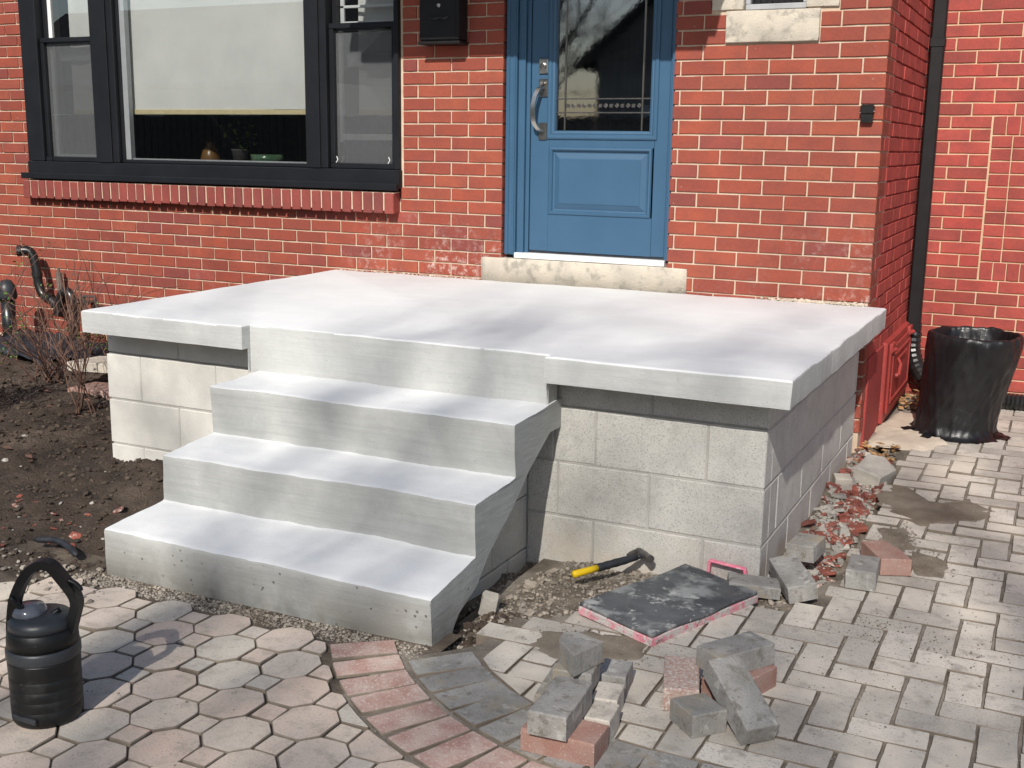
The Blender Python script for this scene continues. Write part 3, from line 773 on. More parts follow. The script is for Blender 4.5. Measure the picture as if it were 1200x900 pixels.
# downspout in the inner corner
t = thing('downspout', 'black rectangular downspout with ribbed elbow in the inner corner of the house', 'downspout', (.075, 1.42, 0))
pyr(-.036, .034, -.035, .025, .42, 3.0, .006).build('pipe', BLACKM, t)
for z in (.43, 2.0): pyr(-.040, .038, -.039, .029, z, z+.05, .003).build('strap', BLACKM, t)
mb = MB()
pts = curve([(-.002, -.005, .43), (.0, -.012, .33), (.03, -.03, .24), (.08, -.05, .17)], 6)
for i in range(len(pts)-1):
    pass
V, F = tubemesh(pts, [.045 + (.004 if i % 2 else 0) for i in range(len(pts))], 12); mb.add(V, F); mb.build('elbow', PVC, t)
t = thing('corrugated_drain', 'black corrugated drain pipe lying along the rear wall behind the bag', 'drain pipe', (0, 0, 0))
pts = curve([(.15, 1.37, .15), (.28, 1.34, .10), (.50, 1.33, .095), (.8, 1.33, .095), (1.3, 1.36, .095), (1.7, 1.40, .095)], 26)
V, F = tubemesh(pts, [.048 if i % 2 else .040 for i in range(len(pts))], 14); mesh('pipe', V, F, PVC, t)

# red metal coal door in the side wall
cdoor = mesh('coal_door_frame', *boxmesh(.020, .052, .555, 1.44, .06, .485, .006), REDP, house)
mb = MB(); mb.box(.0525, .066, .60, 1.40, .105, .45, .006); p_ = mb.build('coal_door', REDP, house); p_['label'] = 'low red painted metal door in the side wall'
V, F = mould(.66, 1.34, .15, .41, 0, [(0, 0), (.006, -.006), (.014, -.006), (.02, 0)], ''); mesh('panel_moulding', [(.0665-y, x, z) for x, y, z in V], F, REDP, p_)
mb = MB()
for yy in (.66, 1.34): mb.tube([(.062, yy-.035, .435), (.080, yy, .44), (.062, yy+.035, .435)], .012, 8).box(.052, .072, yy-.05, yy+.05, .425, .475, .004)
mb.build('hinge', REDP, p_)
mb = MB(); mb.tube([(.07, .86, .36), (.085, .86, .33), (.085, .80, .28)], .009, 8).tube([(.07, .80, .28), (.085, .80, .28)], .012, 8).tube([(.07, .86, .36), (.075, 1.15, .37)], .006, 6); mb.build('latch', REDP, p_)
mb = MB(); mb.box(.03, .056, .56, 1.43, .0, .058, .003); mb.build('gap_shade_strip', BLACKM, house)  # black strip set in for the shade of the gap under the door

# ------------------------------------------------------------------ concrete porch
porch = thing('concrete_porch', 'freshly parged concrete porch with four steps on a block base', 'porch', (-1.4, -1, 0))
porch.location = (0, 0, 0)
ZS = .7375; D = 1.775
poly = [(-2.905, -1.915), (-2.052, -1.918), (-2.050, -1.866), (-.748, -1.872), (-.750, -1.918), (.100, -1.920), (.106, .002), (-2.93, .002)]
pl = dens(poly, .016, .0010)
V, F = prism([tuple(p) for p in pl], .6445, ZS, .010, 4, .0055, 2)
V = list(V); nb_ = [i for i in range(len(pl)) if -2.0515 < pl[i].x < -.7465 and -1.895 < pl[i].y < -1.855]
k0 = len(V); V.append((V[nb_[0]][0], -1.80, .6445)); V += [(V[i][0], V[i][1], .60) for i in nb_]; V.append((V[nb_[-1]][0], -1.80, .6445))
lo = [(V[nb_[0]][0], -1.80, .60)]; kk = len(nb_)
k1 = len(V); V += [(V[nb_[0]][0], -1.80, .548)] + [(V[i][0], V[i][1]-.0015, .548) for i in nb_] + [(V[nb_[-1]][0], -1.80, .548)]
top_ = [k0] + nb_ + [k0+kk+1]; mid_ = [None] + [k0+1+i for i in range(kk)] + [None]
for i in range(kk+1):
    a, b = top_[i], top_[i+1]; c, d = k1+i, k1+i+1
    if i == 0 or i == kk: F.append((a, c, d, b))
    else: F.append((a, mid_[i], mid_[i+1], b)); F.append((mid_[i], c, d, mid_[i+1]))
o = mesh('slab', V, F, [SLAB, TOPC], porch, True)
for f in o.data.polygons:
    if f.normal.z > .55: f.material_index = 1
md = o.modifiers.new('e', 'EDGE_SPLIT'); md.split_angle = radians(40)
# steps
def prof_pts(P, step=.035, rad=.008):
    out = []
    n_ = len(P)
    for i in range(n_):
        a = Vector(P[i-1]); b = Vector(P[i]); c = Vector(P[(i+1) % n_])
        r1 = min(rad, (b-a).length*.3); r2 = min(rad, (c-b).length*.3)
        p1 = b+(a-b).normalized()*r1; p3 = b+(c-b).normalized()*r2; p2 = b*.5+(p1+p3)*.25
        out += [p1, p2, p3]
        e = (c+(b-c).normalized()*min(rad, (c-b).length*.3)); L_ = (e-p3).length; k_ = int(L_/step)
        for j in range(1, k_): out.append(p3.lerp(e, j/k_))
    return out
PL = [(-2.722, -.09), (-2.720, .153), (-2.428, .175), (-2.430, .346), (-2.160, .364), (-2.162, .545), (-1.80, .558), (-1.764, .5585), (-1.764, .455), (-1.879, .455), (-2.05, .36), (-2.231, .23), (-2.344, .157), (-2.426, .084), (-2.544, .03), (-2.655, -.09)]
PR = [(-2.712, -.09), (-2.722, .143), (-2.428, .182), (-2.437, .354), (-2.153, .368), (-2.165, .550), (-1.80, .560)] + PL[7:]
a_ = prof_pts(PL)
# keep equal counts by interpolating the right profile with the same parameters
def match(A, B, base):
    out = []
    return out
NX = 90; V = []; F = []
lists = []
for s in range(NX+1):
    t_ = s/NX; P = [(a[0]*(1-t_)+b[0]*t_, a[1]*(1-t_)+b[1]*t_) for a, b in zip(PL, PR)]
    lists.append(P)
def prof_fixed(P, counts, rad=.009):
    out = []; n_ = len(P)
    for i in range(n_):
        a = Vector(P[i-1]); b = Vector(P[i]); c = Vector(P[(i+1) % n_]); r1 = rad
        p1 = b+(a-b).normalized()*r1; p3 = b+(c-b).normalized()*r1; p2 = b*.5+(p1+p3)*.25
        out += [p1, p2, p3]; e = c+(b-c).normalized()*r1
        for j in range(1, counts[i]): out.append(p3.lerp(e, j/counts[i]))
    return out
counts = [max(1, int((Vector(PL[(i+1) % len(PL)])-Vector(PL[i])).length/.022)) for i in range(len(PL))]
XL, XR = -2.010, -.741
for s in range(NX+1):
    t_ = s/NX; pf = prof_fixed(lists[s], counts); npf = len(pf)
    for p in pf:
        x = XL+(XR-XL)*t_
        q = Vector((x*3.5, p.x*3.5, p.y*3.5)); d = Vector((noise.noise(q+Vector((5, 0, 0))), noise.noise(q+Vector((0, 5, 0)))))*.0065
        q2 = q*4; d += Vector((noise.noise(q2), noise.noise(q2+Vector((0, 5, 0)))))*.0026; q3 = q*11; d += Vector((noise.noise(q3), noise.noise(q3+Vector((0, 5, 0)))))*.0013
        ex = (noise.noise(q*1.5+Vector((2, 2, 2)))*.006 if s in (0, NX) else 0)
        if p.y > .63: d = d*.2
        V.append((x+ex, p.x+d.x, p.y+d.y))
for s in range(NX):
    for i in range(npf):
        j = (i+1) % npf; F.append((s*npf+j, s*npf+i, (s+1)*npf+i, (s+1)*npf+j))
F.append(tuple(range(npf))); F.append(tuple(NX*npf+i for i in range(npf))[::-1])
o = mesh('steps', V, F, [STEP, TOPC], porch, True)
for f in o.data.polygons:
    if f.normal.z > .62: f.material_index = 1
md = o.modifiers.new('e', 'EDGE_SPLIT'); md.split_angle = radians(38)
# block base
B = .2032; BJ = .1262; JB = .008
base = MB()
base.box(-2.905, -.003, -D+.0035, -.05, -.12, .534).box(-2.9, -.004, -D+.013, -.055, .5341, .643).box(-1.88, -.886, -2.34, -1.75, -.12, .18).box(-1.88, -.886, -2.10, -1.75, .179, .40).box(-1.88, -.886, -2.58, -2.30, -.12, .03)
fnd = base.build('block_base', BMORT, porch)
def blk(x0, x1, y0, y1, z0, z1, mat=BLOCK):
    c = ((x0+x1)/2, (y0+y1)/2, (z0+z1)/2); hx, hy, hz = (x1-x0)/2, (y1-y0)/2, (z1-z0)/2
    V, F = boxmesh(-hx, hx, -hy, hy, -hz, hz, .0035)
    V = [(a+R(-.0009, .0009), b+R(-.0012, .0012), d+R(-.0009, .0009)) for a, b, d in V]
    o = mesh('concrete_block', V, F, mat, fnd); o.location = c; return o
rows = [(-.08, BJ), (BJ, BJ+B), (BJ+B, BJ+2*B), (BJ+2*B, .643)]
fj = [[-.872, -3*B, -1*B], [-.872, -4*B+.06, -2*B], [-.872, -3.78*B, -3*B, -B], [-.872, -2*B]]
h2 = JB/2
for (z0, z1), js in zip(rows, fj):
    js = js+[0.]
    for i in range(len(js)-1):
        last = i == len(js)-2
        blk(js[i]+(h2 if i else 0), js[i+1]-(0 if last else h2), -D+(.010 if z1 == .643 else 0), -D+.0935, z0+h2, z1-h2)
for r, (z0, z1) in enumerate(rows):                               # right side face
    y = -D+.094+JB
    ys = [2*B, 4*B, 6*B, 8*B] if r in (2, 0) else [B, 3*B, 5*B, 7*B]
    e = [-D+.094]+[-D+v for v in ys if -D+v > -D+.12]+[.0]
    for i in range(len(e)-1): blk(-.09, 0, e[i]+(h2 if i else 0), e[i+1]-h2, z0+h2, z1-h2)
lj = [[-2.917, -2.73, -2.32, -1.88], [-2.917, -2.52, -2.11, -1.88], [-2.917, -2.725, -2.315, -1.88], [-2.917, -2.52, -2.11, -1.88]]
for (z0, z1), js in zip(rows, lj):
    for i in range(len(js)-1): blk(js[i]+(.0018 if i else 0), js[i+1]-.0018, -D+(.010 if z1 == .643 else 0), -D+.0935, z0+h2, z1-h2, WHITEBLOCK)
for r, (z0, z1) in enumerate(rows):
    e = [-D+.10]+[-D+v for v in ([2*B, 4*B, 6*B, 8*B] if r % 2 else [B, 3*B, 5*B, 7*B])]+[0]
    for i in range(len(e)-1): blk(-2.917, -2.83, e[i]+(h2 if i else 0), e[i+1]-h2, z0+h2, z1-h2, WHITEBLOCK)
for (y0, y1, z0, z1) in ((-2.56, -2.30, -.12, -.022), (-2.296, -1.93, -.12, -.022), (-1.926, -D-.002, -.12, -.022), (-2.34, -2.06, -.015, .183), (-2.055, -D-.002, -.015, .183), (-2.10, -D-.002, .188, .39), (-2.56, -2.345, -.015, .025)):
    blk(-.97, -.872, y0, y1, z0, z1)

# ------------------------------------------------------------------ paving
CXc, CYc = .06, -2.083
def circ(x, y): return sqrt((x-CXc)**2+(y-CYc)**2)
trench = [(-.80, -2.74), (-.70, -2.70), (-.645, -2.60), (-.622, -2.40), (-.52, -2.335), (-.45, -2.20), (-.22, -2.08), (.02, -1.99), (.12, -1.93), (.19, -1.80), (.212, -1.5), (.215, -.9), (.205, .12), (.12, .20), (-.1, .20), (-.1, -1.6), (-.9, -1.6)]
bed = MB()
nx, ny = 70, 80; x0, x1, y0, y1 = -.80, 3.6, -4.6, 1.47
for i in range(ny+1):
    for j in range(nx+1):
        x = x0+(x1-x0)*j/nx; y = y0+(y1-y0)*i/ny
        z = G(x, y)-.0065+noise.noise(Vector((x*9, y*9, 0)))*.002
        if inside((x, y), trench): z = -.05
        bed.V.append((x, y, z))
for i in range(ny):
    for j in range(nx): a = i*(nx+1)+j; bed.F.append((a, a+1, a+nx+2, a+nx+1)); bed.rn.append(0)
walk = bed.build('walkway', SANDBED, None, True); tag(walk, kind='structure')
def pmesh(poly, mat, nm, zt=.0, bev=.0018, wob=.0032, step=.022, thick=.055):
    cx = sum(p[0] for p in poly)/len(poly); cy = sum(p[1] for p in poly)/len(poly)
    loc = [(p[0]-cx, p[1]-cy) for p in poly]
    # shrink for the joint
    rc = []; n_ = len(loc)
    for i in range(n_):                                  # worn, rounded corners
        a = Vector(loc[i-1]); b = Vector(loc[i]); c = Vector(loc[(i+1) % n_]); q = R(.003, .008)
        p1 = b+(a-b).normalized()*min(q, (a-b).length*.3); p3 = b+(c-b).normalized()*min(q, (c-b).length*.3)
        rc += [p1, b*.45+(p1+p3)*.275, p3]
    P = dens(rc, step, .0007); V, F = prism([tuple(p) for p in P], -thick, 0, bev, 1, wob, random.random()*50)
    me = bpy.data.meshes.new(nm); me.from_pydata(V, [], F); me.materials.append(mat); me.materials.append(SIDE); me.update()
    for f in me.polygons:
        if f.normal.z < .9: f.material_index = 1
    return me, (cx, cy)
def shrink(poly, d):
    n_ = len(poly); out = []
    for i in range(n_):
        a = Vector(poly[i-1]); b = Vector(poly[i]); c = Vector(poly[(i+1) % n_]); e1 = (b-a).normalized(); e2 = (c-b).normalized()
        n1 = Vector((-e1.y, e1.x)); n2 = Vector((-e2.y, e2.x)); out.append(tuple(b+(n1+n2)*(d/max(.4, 1+n1.dot(n2)))))
    return out
def clean(poly):
    out = []
    for p in poly:
        if not out or (Vector(p)-Vector(out[-1])).length > .006: out.append(p)
    if len(out) > 1 and (Vector(out[0])-Vector(out[-1])).length <= .006: out.pop()
    return out
pieces = []; U = .1012; AX, AY = .446, -1.875
std = {}
for o_ in ('h', 'v'):
    for v in range(8):
        a, b = (2*U, U) if o_ == 'h' else (U, 2*U)
        jx, jy = (.0036, .0020)
        me, _ = pmesh([(-a/2+jx, -b/2+jy), (a/2-jx, -b/2+jy), (a/2-jx, b/2-jy), (-a/2+jx, b/2-jy)], PAVG, 'paver')
        std[o_, v] = me
def herr(x0, y0, x1, y1, o_):
    poly = [(x0, y0), (x1, y0), (x1, y1), (x0, y1)]; cx, cy = (x0+x1)/2, (y0+y1)/2
    cut = False
    # outside limit: arc then straight line
    def lim(p):
        if p[0] <= CXc: return circ(*p) < .903
        return p[1] > CYc-.903
    ins = [lim(p) for p in poly]
    if not any(ins): return
    if not all(ins):
        if cx <= CXc:
            a = atan2(cy-CYc, cx-CXc); poly = clip(poly, CXc+.903*cos(a), CYc+.903*sin(a), -cos(a), -sin(a))
        else: poly = clip(poly, 0, CYc-.903, 0, 1)
        cut = True
    if y1 > 1.465:
        poly = clip(poly, 0, 1.46, 0, -1); cut = True
    if cx < .9 and cy > -2.75:
        k_ = sum(inside(p, trench) for p in (poly if poly else []))
        if k_ >= 1 and inside((cx, cy), trench): return
        if k_ >= 1:
            if cy > -1.85 and cx > .0: poly = clip(poly, .214, 0, 1, 0); cut = True
            elif k_ >= 3: return
    if cx < -.6 and cy > -2.7: return
    if cx < .21 and cy > -1.9: return
    poly = clean(poly)
    if len(poly) < 3 or abs(area(poly)) < .0015: return
    rot = R(-.018, .018); dz = R(-.0022, .0022)
    if cut:
        me, (mx, my) = pmesh(shrink(poly, .003), PAVG, 'paver')
        pieces.append((me, (mx, my, G(mx, my)+dz), (0, 0, rot), abs(area(poly))))
    else: pieces.append((std[o_, random.randrange(8)], (cx+R(-.001, .001), cy+R(-.001, .001), G(cx, cy)+dz), (0, 0, rot), 2*U*U))
for k in range(-34, 36):
    for m4 in range(-12, 22):
        a, b = k+4*m4, k
        x, y = AX+a*U, AY+b*U
        if -.9 < x < 3.4 and -3.3 < y < 1.5: herr(x, y, x+2*U, y+U, 'h')
        y2 = AY+(b+1)*U
        if -.9 < x < 3.4 and -3.3 < y2 < 1.5: herr(x, y2, x+U, y2+2*U, 'v')
emit(pieces, walk, 'paver')

# curved borders: inner dark grey, outer red
def border(r0, r1, a0, step, mat, nm, parent):
    ps = []; rm = (r0+r1)/2; a = a0; Wd = .0955
    def put(cx, cy, ang, L_):
        c, s = cos(ang), sin(ang); poly = []
        for (u, v) in ((-L_/2, -Wd/2), (L_/2, -Wd/2), (L_/2, Wd/2), (-L_/2, Wd/2)): poly.append((cx+u*c-v*s, cy+u*s+v*c))
        me, (mx, my) = pmesh(poly, mat, nm); ps.append((me, (mx, my, R(-.002, .003)), (0, 0, 0), .02))
    while a < 270:
        an = radians(a+step/2); put(CXc+rm*cos(an), CYc+rm*sin(an), an+R(-.012, .012), r1-r0-.006); a += step
    x = CXc+.055
    while x < 3.3: put(x, CYc-rm, pi/2, r1-r0-.006); x += .103
    emit(ps, parent, nm)
patio_bed = MB()
nx, ny = 60, 30; X0, X1, Y0_, Y1_ = -4.6, -.70, -4.8, -2.60
for i in range(ny+1):
    for j in range(nx+1):
        x = X0+(X1-X0)*j/nx; y = Y0_+(Y1_-Y0_)*i/ny; patio_bed.V.append((x, y, -.008+noise.noise(Vector((x*9, y*9, 0)))*.002))
for i in range(ny):
    for j in range(nx): a = i*(nx+1)+j; patio_bed.F.append((a, a+1, a+nx+2, a+nx+1)); patio_bed.rn.append(0)
patio = patio_bed.build('patio', BED, None, True); tag(patio, kind='structure')
border(.905, 1.107, 222.6, 5.75, PAVD, 'border_paver', walk)
border(1.117, 1.317, 215.2, 5.15, PAVR, 'red_border_paver', patio)
# octagon and square pavers
ps = []; ox, oy = -1.258, -3.264; ax_, ay_ = .1163, .1268; js_ = .0028
octp = [(.0785-js_, -.0425), (.0785-js_, .0425), (.0375, .0865-js_), (-.0375, .0865-js_), (-.0785+js_, .0425), (-.0785+js_, -.0425), (-.0375, -.0865+js_), (.0375, -.0865+js_)]
sqp = [(-.0378+js_, -.0403+js_), (.0378-js_, -.0403+js_), (.0378-js_, .0403-js_), (-.0378+js_, .0403-js_)]
octm = [pmesh(octp, OCT, 'octagon_paver', bev=.0026, wob=.0042)[0] for _ in range(6)]
sqm = [pmesh(sqp, OCT, 'square_paver', bev=.0024, wob=.0038)[0] for _ in range(6)]
def edge_y(x):
    return -2.735 if x > -1.99 else -2.735-.13*min(1, (-1.99-x)/.2)
def edge_y_old(x):  # where the octagon field ends behind (towards step and soil)
    return -2.735 if x > -1.99 else -2.735-.25*min(1, (-1.99-x)/.45) 
po, pq = [], []
for i in range(-32, 8):
    for j in range(-14, 6):
        x = ox+i*ax_; y = oy+j*ay_; oc = (i+j) % 2 == 0
        base_p = octp if oc else sqp; hw = .0785 if oc else .0378; hh = .0865 if oc else .0403
        if x < -4.5: continue
        if y+hh*.6 > edge_y(x): continue
        poly = [(x+p[0], y+p[1]) for p in base_p]; d = circ(x, y) if x < CXc else abs(y-CYc)
        if x > CXc-.02: 
            if y+hh > CYc-1.32:
                poly = clip(poly, 0, CYc-1.325, 0, -1)
        else:
            far = [circ(*p) < 1.325 for p in poly]
            if any(far):
                an = atan2(y-CYc, x-CXc); poly = clip(poly, CXc+1.325*cos(an), CYc+1.325*sin(an), cos(an), sin(an))
        if y+hh > -2.728 and x > -2.02:
            poly = clip(poly, 0, -2.735, 0, -1)
        poly = clean(poly)
        if len(poly) < 3 or area(poly) < .0016: continue
        dz = R(-.002, .003); tl = (0, 0, R(-.015, .015))
        full = len(poly) == len(base_p) and area(poly) > area(base_p)*.98
        if full: (po if oc else pq).append(((octm if oc else sqm)[random.randrange(6)], (x+R(-.0015, .0015), y+R(-.0015, .0015), dz), tl, .02 if oc else .007))
        else:
            me, (mx, my) = pmesh(poly, OCT, 'octagon_paver' if oc else 'square_paver', bev=.002, wob=.003); (po if oc else pq).append((me, (mx, my, dz), (0, 0, 0), .01))
emit(po, patio, 'octagon_paver'); emit(pq, patio, 'square_paver')

# ------------------------------------------------------------------ soil bed on the left
def S(x, y):
    h_ = -.02+.10*sm(-2.93, -2.05, y)+.055*sm(-1.6, -.1, y)
    if x > -2.6: h_ -= .0
    k_ = sm(-2.93, -2.6, y)
    h_ += (noise.noise(Vector((x*2.2, y*2.2, 0)))*.045+noise.noise(Vector((x*6, y*6, 3)))*.030)*k_+noise.noise(Vector((x*16, y*16, 3)))*.014+noise.noise(Vector((x*34, y*34, 5)))*.009
    return h_
mb = MB(); nx, ny = 240, 180; X0, X1, Y0_, Y1_ = -6.6, -1.98, -2.96, .0
for i in range(ny+1):
    for j in range(nx+1):
        x = X0+(X1-X0)*j/nx; y = Y0_+(Y1_-Y0_)*i/ny; z = S(x, y)
        z -= .05*sm(-2.86, -2.96, y) if False else .05*(1-sm(-2.96, -2.88, y))
        mb.V.append((x, y, z))
for i in range(ny):
    for j in range(nx): a = i*(nx+1)+j; mb.F.append((a, a+1, a+nx+2, a+nx+1)); mb.rn.append(0)
soil = mb.build('soil_bed', SOIL, None, True); tag(soil, kind='structure')

# ------------------------------------------------------------------ loose stuff: pebbles, clods, rubble
ICO = None
def rock(seed, k=0):
    rr = random.Random(seed); bm = bmesh.new(); bmesh.ops.create_icosphere(bm, subdivisions=1, radius=1)
    a, b, c = rr.uniform(.7, 1.2), rr.uniform(.55, 1.), rr.uniform(.4, .75)
    V = []
    for v in bm.verts:
        f = rr.uniform(.72, 1.1); V.append((v.co.x*a*f, v.co.y*b*f, v.co.z*c*f))
    F = [tuple(v.index for v in f.verts) for f in bm.faces]; bm.free(); return V, F
def chunkm(seed):                           # angular broken piece
    rr = random.Random(seed); V, F = boxmesh(-1, 1, -.6, .6, -.35, .35, .12)
    return [(x*rr.uniform(.7, 1.1), y*rr.uniform(.7, 1.15), z*rr.uniform(.7, 1.2)) for x, y, z in V], F
ROCKS = [rock(i) for i in range(10)]; CH = [chunkm(i) for i in range(10)]
def scatter(name, n_, fn, mat, size, shapes, flat=1., parent=None, label=None, cat=None, sink=.3):
    mb = MB()
    for _ in range(n_):
        p = fn()
        if p is None: continue
        s = R(*size)*(1 if random.random() < .85 else 1.6)
        M = Matrix.Translation((p[0], p[1], p[2]+s*sink)) @ Matrix.Rotation(R(0, 6.28), 4, 'Z') @ Matrix.Rotation(R(-.5, .5), 4, 'X') @ Matrix.Rotation(R(-.5, .5), 4, 'Y') @ Matrix.Diagonal((s, s, s*flat, 1))
        V, F = random.choice(shapes); mb.add(V, F, random.random(), M)
    o = mb.build(name, mat, parent); return tag(o, label, cat, None, 'stuff')
def frontpoly():
    while True:
        x = R(-.87, .22); y = R(-2.74, -1.74)
        if inside((x, y), trench) and y < -1.77+.0 and not (x < -.73 and y < -2.5): return (x, y)
def fz(x, y):                               # surface of the gravel fill
    z = -.035+.03*noise.noise(Vector((x*7, y*7, 2)))+.02*sm(-.6, -.2, x)
    if x < -.74: z -= .03
    hole = math.exp(-(((x+.80)/.10)**2+((y+1.85)/.09)**2)); z -= .05*hole
    return z
mb = MB(); nx, ny = 60, 50
for i in range(ny+1):
    for j in range(nx+1):
        x = -.88+1.10*j/nx; y = -2.74+.98*i/ny; mb.V.append((x, y, fz(x, y) if (inside((x, y), trench) or x < -.74) else -.03))
for i in range(ny):
    for j in range(nx): a = i*(nx+1)+j; mb.F.append((a, a+1, a+nx+2, a+nx+1)); mb.rn.append(0)
TR = simple('trench_dirt', (.10, .078, .058), (.24, .20, .155), 14, .95, 70, 1., .01, spk=[(90, .6, .7, (.36, .32, .27))])
tag(mb.build('trench_floor', TR, None, True), kind='structure')
def f1():
    x, y = frontpoly(); return (x, y, fz(x, y))
scatter('gravel', 2600, f1, PEB, (.003, .0085), ROCKS, label='loose pale gravel and dirt against the block base', cat='gravel')
scatter('gravel', 140, f1, PEB, (.009, .016), CH, label='larger broken bits of stone lying in the front trench', cat='gravel')
def f2():
    x = R(-.86, -.60); y = R(-2.72, -2.3)
    return (x, y, fz(x, y)) if inside((x, y), trench) else None
scatter('soil_clods', 500, f2, PEBD, (.004, .014), ROCKS, label='dark damp clods under the side of the steps', cat='soil')
# right trench with brick rubble
def tz(x, y): return G(x, y)-.045+.035*noise.noise(Vector((x*9, y*7, 0)))+.03*sm(.12, .02, x)
mb = MB(); nx, ny = 12, 90
for i in range(ny+1):
    for j in range(nx+1):
        x = -.01+.24*j/nx; y = -1.80+2.02*i/ny; mb.V.append((x, y, tz(x, y)))
for i in range(ny):
    for j in range(nx): a = i*(nx+1)+j; mb.F.append((a, a+1, a+nx+2, a+nx+1)); mb.rn.append(0)
tag(mb.build('trench_floor', TR, None, True), kind='structure')
def f3(): x = R(.012, .205); y = R(-1.75, .08); return (x, y, tz(x, y))
scatter('brick_rubble', 330, f3, RUBR, (.008, .024), CH, .8, label='red broken brick fragments filling the trench beside the porch', cat='rubble')
scatter('mortar_rubble', 420, f3, RUBG, (.006, .020), CH, .8, label='pale mortar crumbs among the red rubble', cat='rubble')
scatter('mortar_rubble', 900, f3, RUBG, (.003, .008), ROCKS, label='fine grey crumbs sifted over the red rubble', cat='rubble')
def f3b():
    x = -.50+.52*R(0, 1)**.6; return (x, -R(.002, .02), ZS+R(0, .006))
scatter('mortar_crumbs', 260, f3b, PALESAND, (.003, .011), ROCKS, label='pale crumbling mortar along the wall behind the slab', cat='mortar')
def f3c(): return (R(-2.9, -2.0), -R(.001, .010), ZS+R(0, .003))
scatter('mortar_crumbs', 160, f3c, PALESAND, (.002, .006), ROCKS, label='fine pale mortar bead between slab and wall left of the door', cat='mortar')
def f4(): x = R(.10, .25); y = R(-.05, .22); return (x, y, G(x, y)+.004)
# crumbs on the pavers
def f5(): x = R(.15, 1.6); y = R(-2.95, -.9); return (x, y, G(x, y))
scatter('grit', 900, f5, PEB, (.0012, .0032), ROCKS, label='fine grit scattered over the grey herringbone pavers', cat='grit')
def f6():
    a = random.gauss(0, .20); b = random.gauss(0, .16); return (.45+a, -2.05+b, G(.4, -2.0))
scatter('grit', 500, f6, TR, (.0012, .0035), ROCKS, label='brown grit spilled on the pavers near the loose cut paver', cat='grit')
def f6b():
    c = random.choice(((.45, -.68, .17, .13), (.36, -1.1, .05, .12), (.49, -1.33, .06, .09), (-.32, -2.5, .15, .08))); x = random.gauss(c[0], c[2]*.7); y = random.gauss(c[1], c[3]*.7); return (x, y, G(x, y)+.002)
scatter('grit', 1100, f6b, WETSAND, (.0015, .0045), ROCKS, label='damp sandy crumbs over the sand patches', cat='grit')
def f7(): x = R(-2.6, -.5); y = R(-3.7, -2.74); return (x, y, .001)
scatter('grit', 260, f7, PEB, (.001, .003), ROCKS, label='grit specks on the octagon patio pavers', cat='grit')
def f8(): x = R(-2.1, -.74); return (x, -2.732+R(-.085, .010), -.009)
scatter('gravel', 2600, f8, PEB, (.0025, .006), ROCKS, label='gravel in the gap in front of the bottom step', cat='gravel')
def f9(): x = R(-4.6, -2.02); y = R(-2.95, -1.75); return (x, y, S(x, y))
scatter('soil_clods', 900, f9, PEBD, (.003, .010), ROCKS, label='dark clods over the garden soil', cat='soil')
def f9b():
    x = R(-5.2, -2.9) if random.random() < .6 else R(-3.6, -2.0); y = R(-1.9, -.3) if x < -2.9 else R(-2.9, -1.78); return (x, y, S(x, y))
scatter('soil_clods', 1800, f9b, PEBD, (.004, .016), ROCKS, label='lumpy clods and debris around the bare shrub', cat='soil')
scatter('pebbles', 60, f9, RUBG, (.004, .012), ROCKS, label='pale pebbles dotted over the dark soil', cat='pebbles')
def f10(): x = R(-2.75, -1.86); y = R(-2.95, -2.70)-.05*R(0, 1); return (x, y, max(S(x, y), -.01)+.006)
scatter('pebbles', 200, f10, PEB, (.004, .012), ROCKS, label='mixed pebbles at the corner of the bottom step', cat='pebbles')
def f10b(): x = R(-3.4, -2.3); y = R(-2.9, -2.3); return (x, y, S(x, y))
scatter('brick_rubble', 70, f10b, RUBR, (.006, .015), CH, .5, label='faded red brick bits at the left edge of the soil', cat='rubble')
# leaves
def leaves(name, n_, fn, mat, label):
    mb = MB()
    for _ in range(n_):
        x, y, z = fn(); a = R(0, 6.28); l = R(.012, .030); wd_ = l*R(.3, .5); t_ = R(-.5, .5)
        c, s = cos(a), sin(a)
        pts = [(-l, 0, 0), (0, wd_, l*.3*t_), (l, 0, l*.25), (0, -wd_, l*.3)]
        mb.add([(x+u*c-v*s, y+u*s+v*c, z+.006+w_) for u, v, w_ in pts], [(0, 3, 2, 1)], random.random())
    return tag(mb.build(name, mat), label, 'leaves', None, 'stuff')
leaves('dry_leaves', 170, lambda: (R(.07, .26), R(1.0, 1.40), G(0, 1.2)+R(.0, .05)), LEAF, 'tan dry leaves heaped below the downspout')
leaves('dry_leaves', 60, lambda: (R(.03, .22), R(-.15, .16), G(0, 0)+R(-.02, .02)), LEAF, 'orange dry leaves at the far end of the rubble trench')
leaves('dry_leaves', 150, lambda: (lambda x, y: (x, y, S(x, y)))(R(-4.6, -2.95), R(-2.2, -.5)), TWIG, 'brown leaf litter over the soil under the bare shrub')
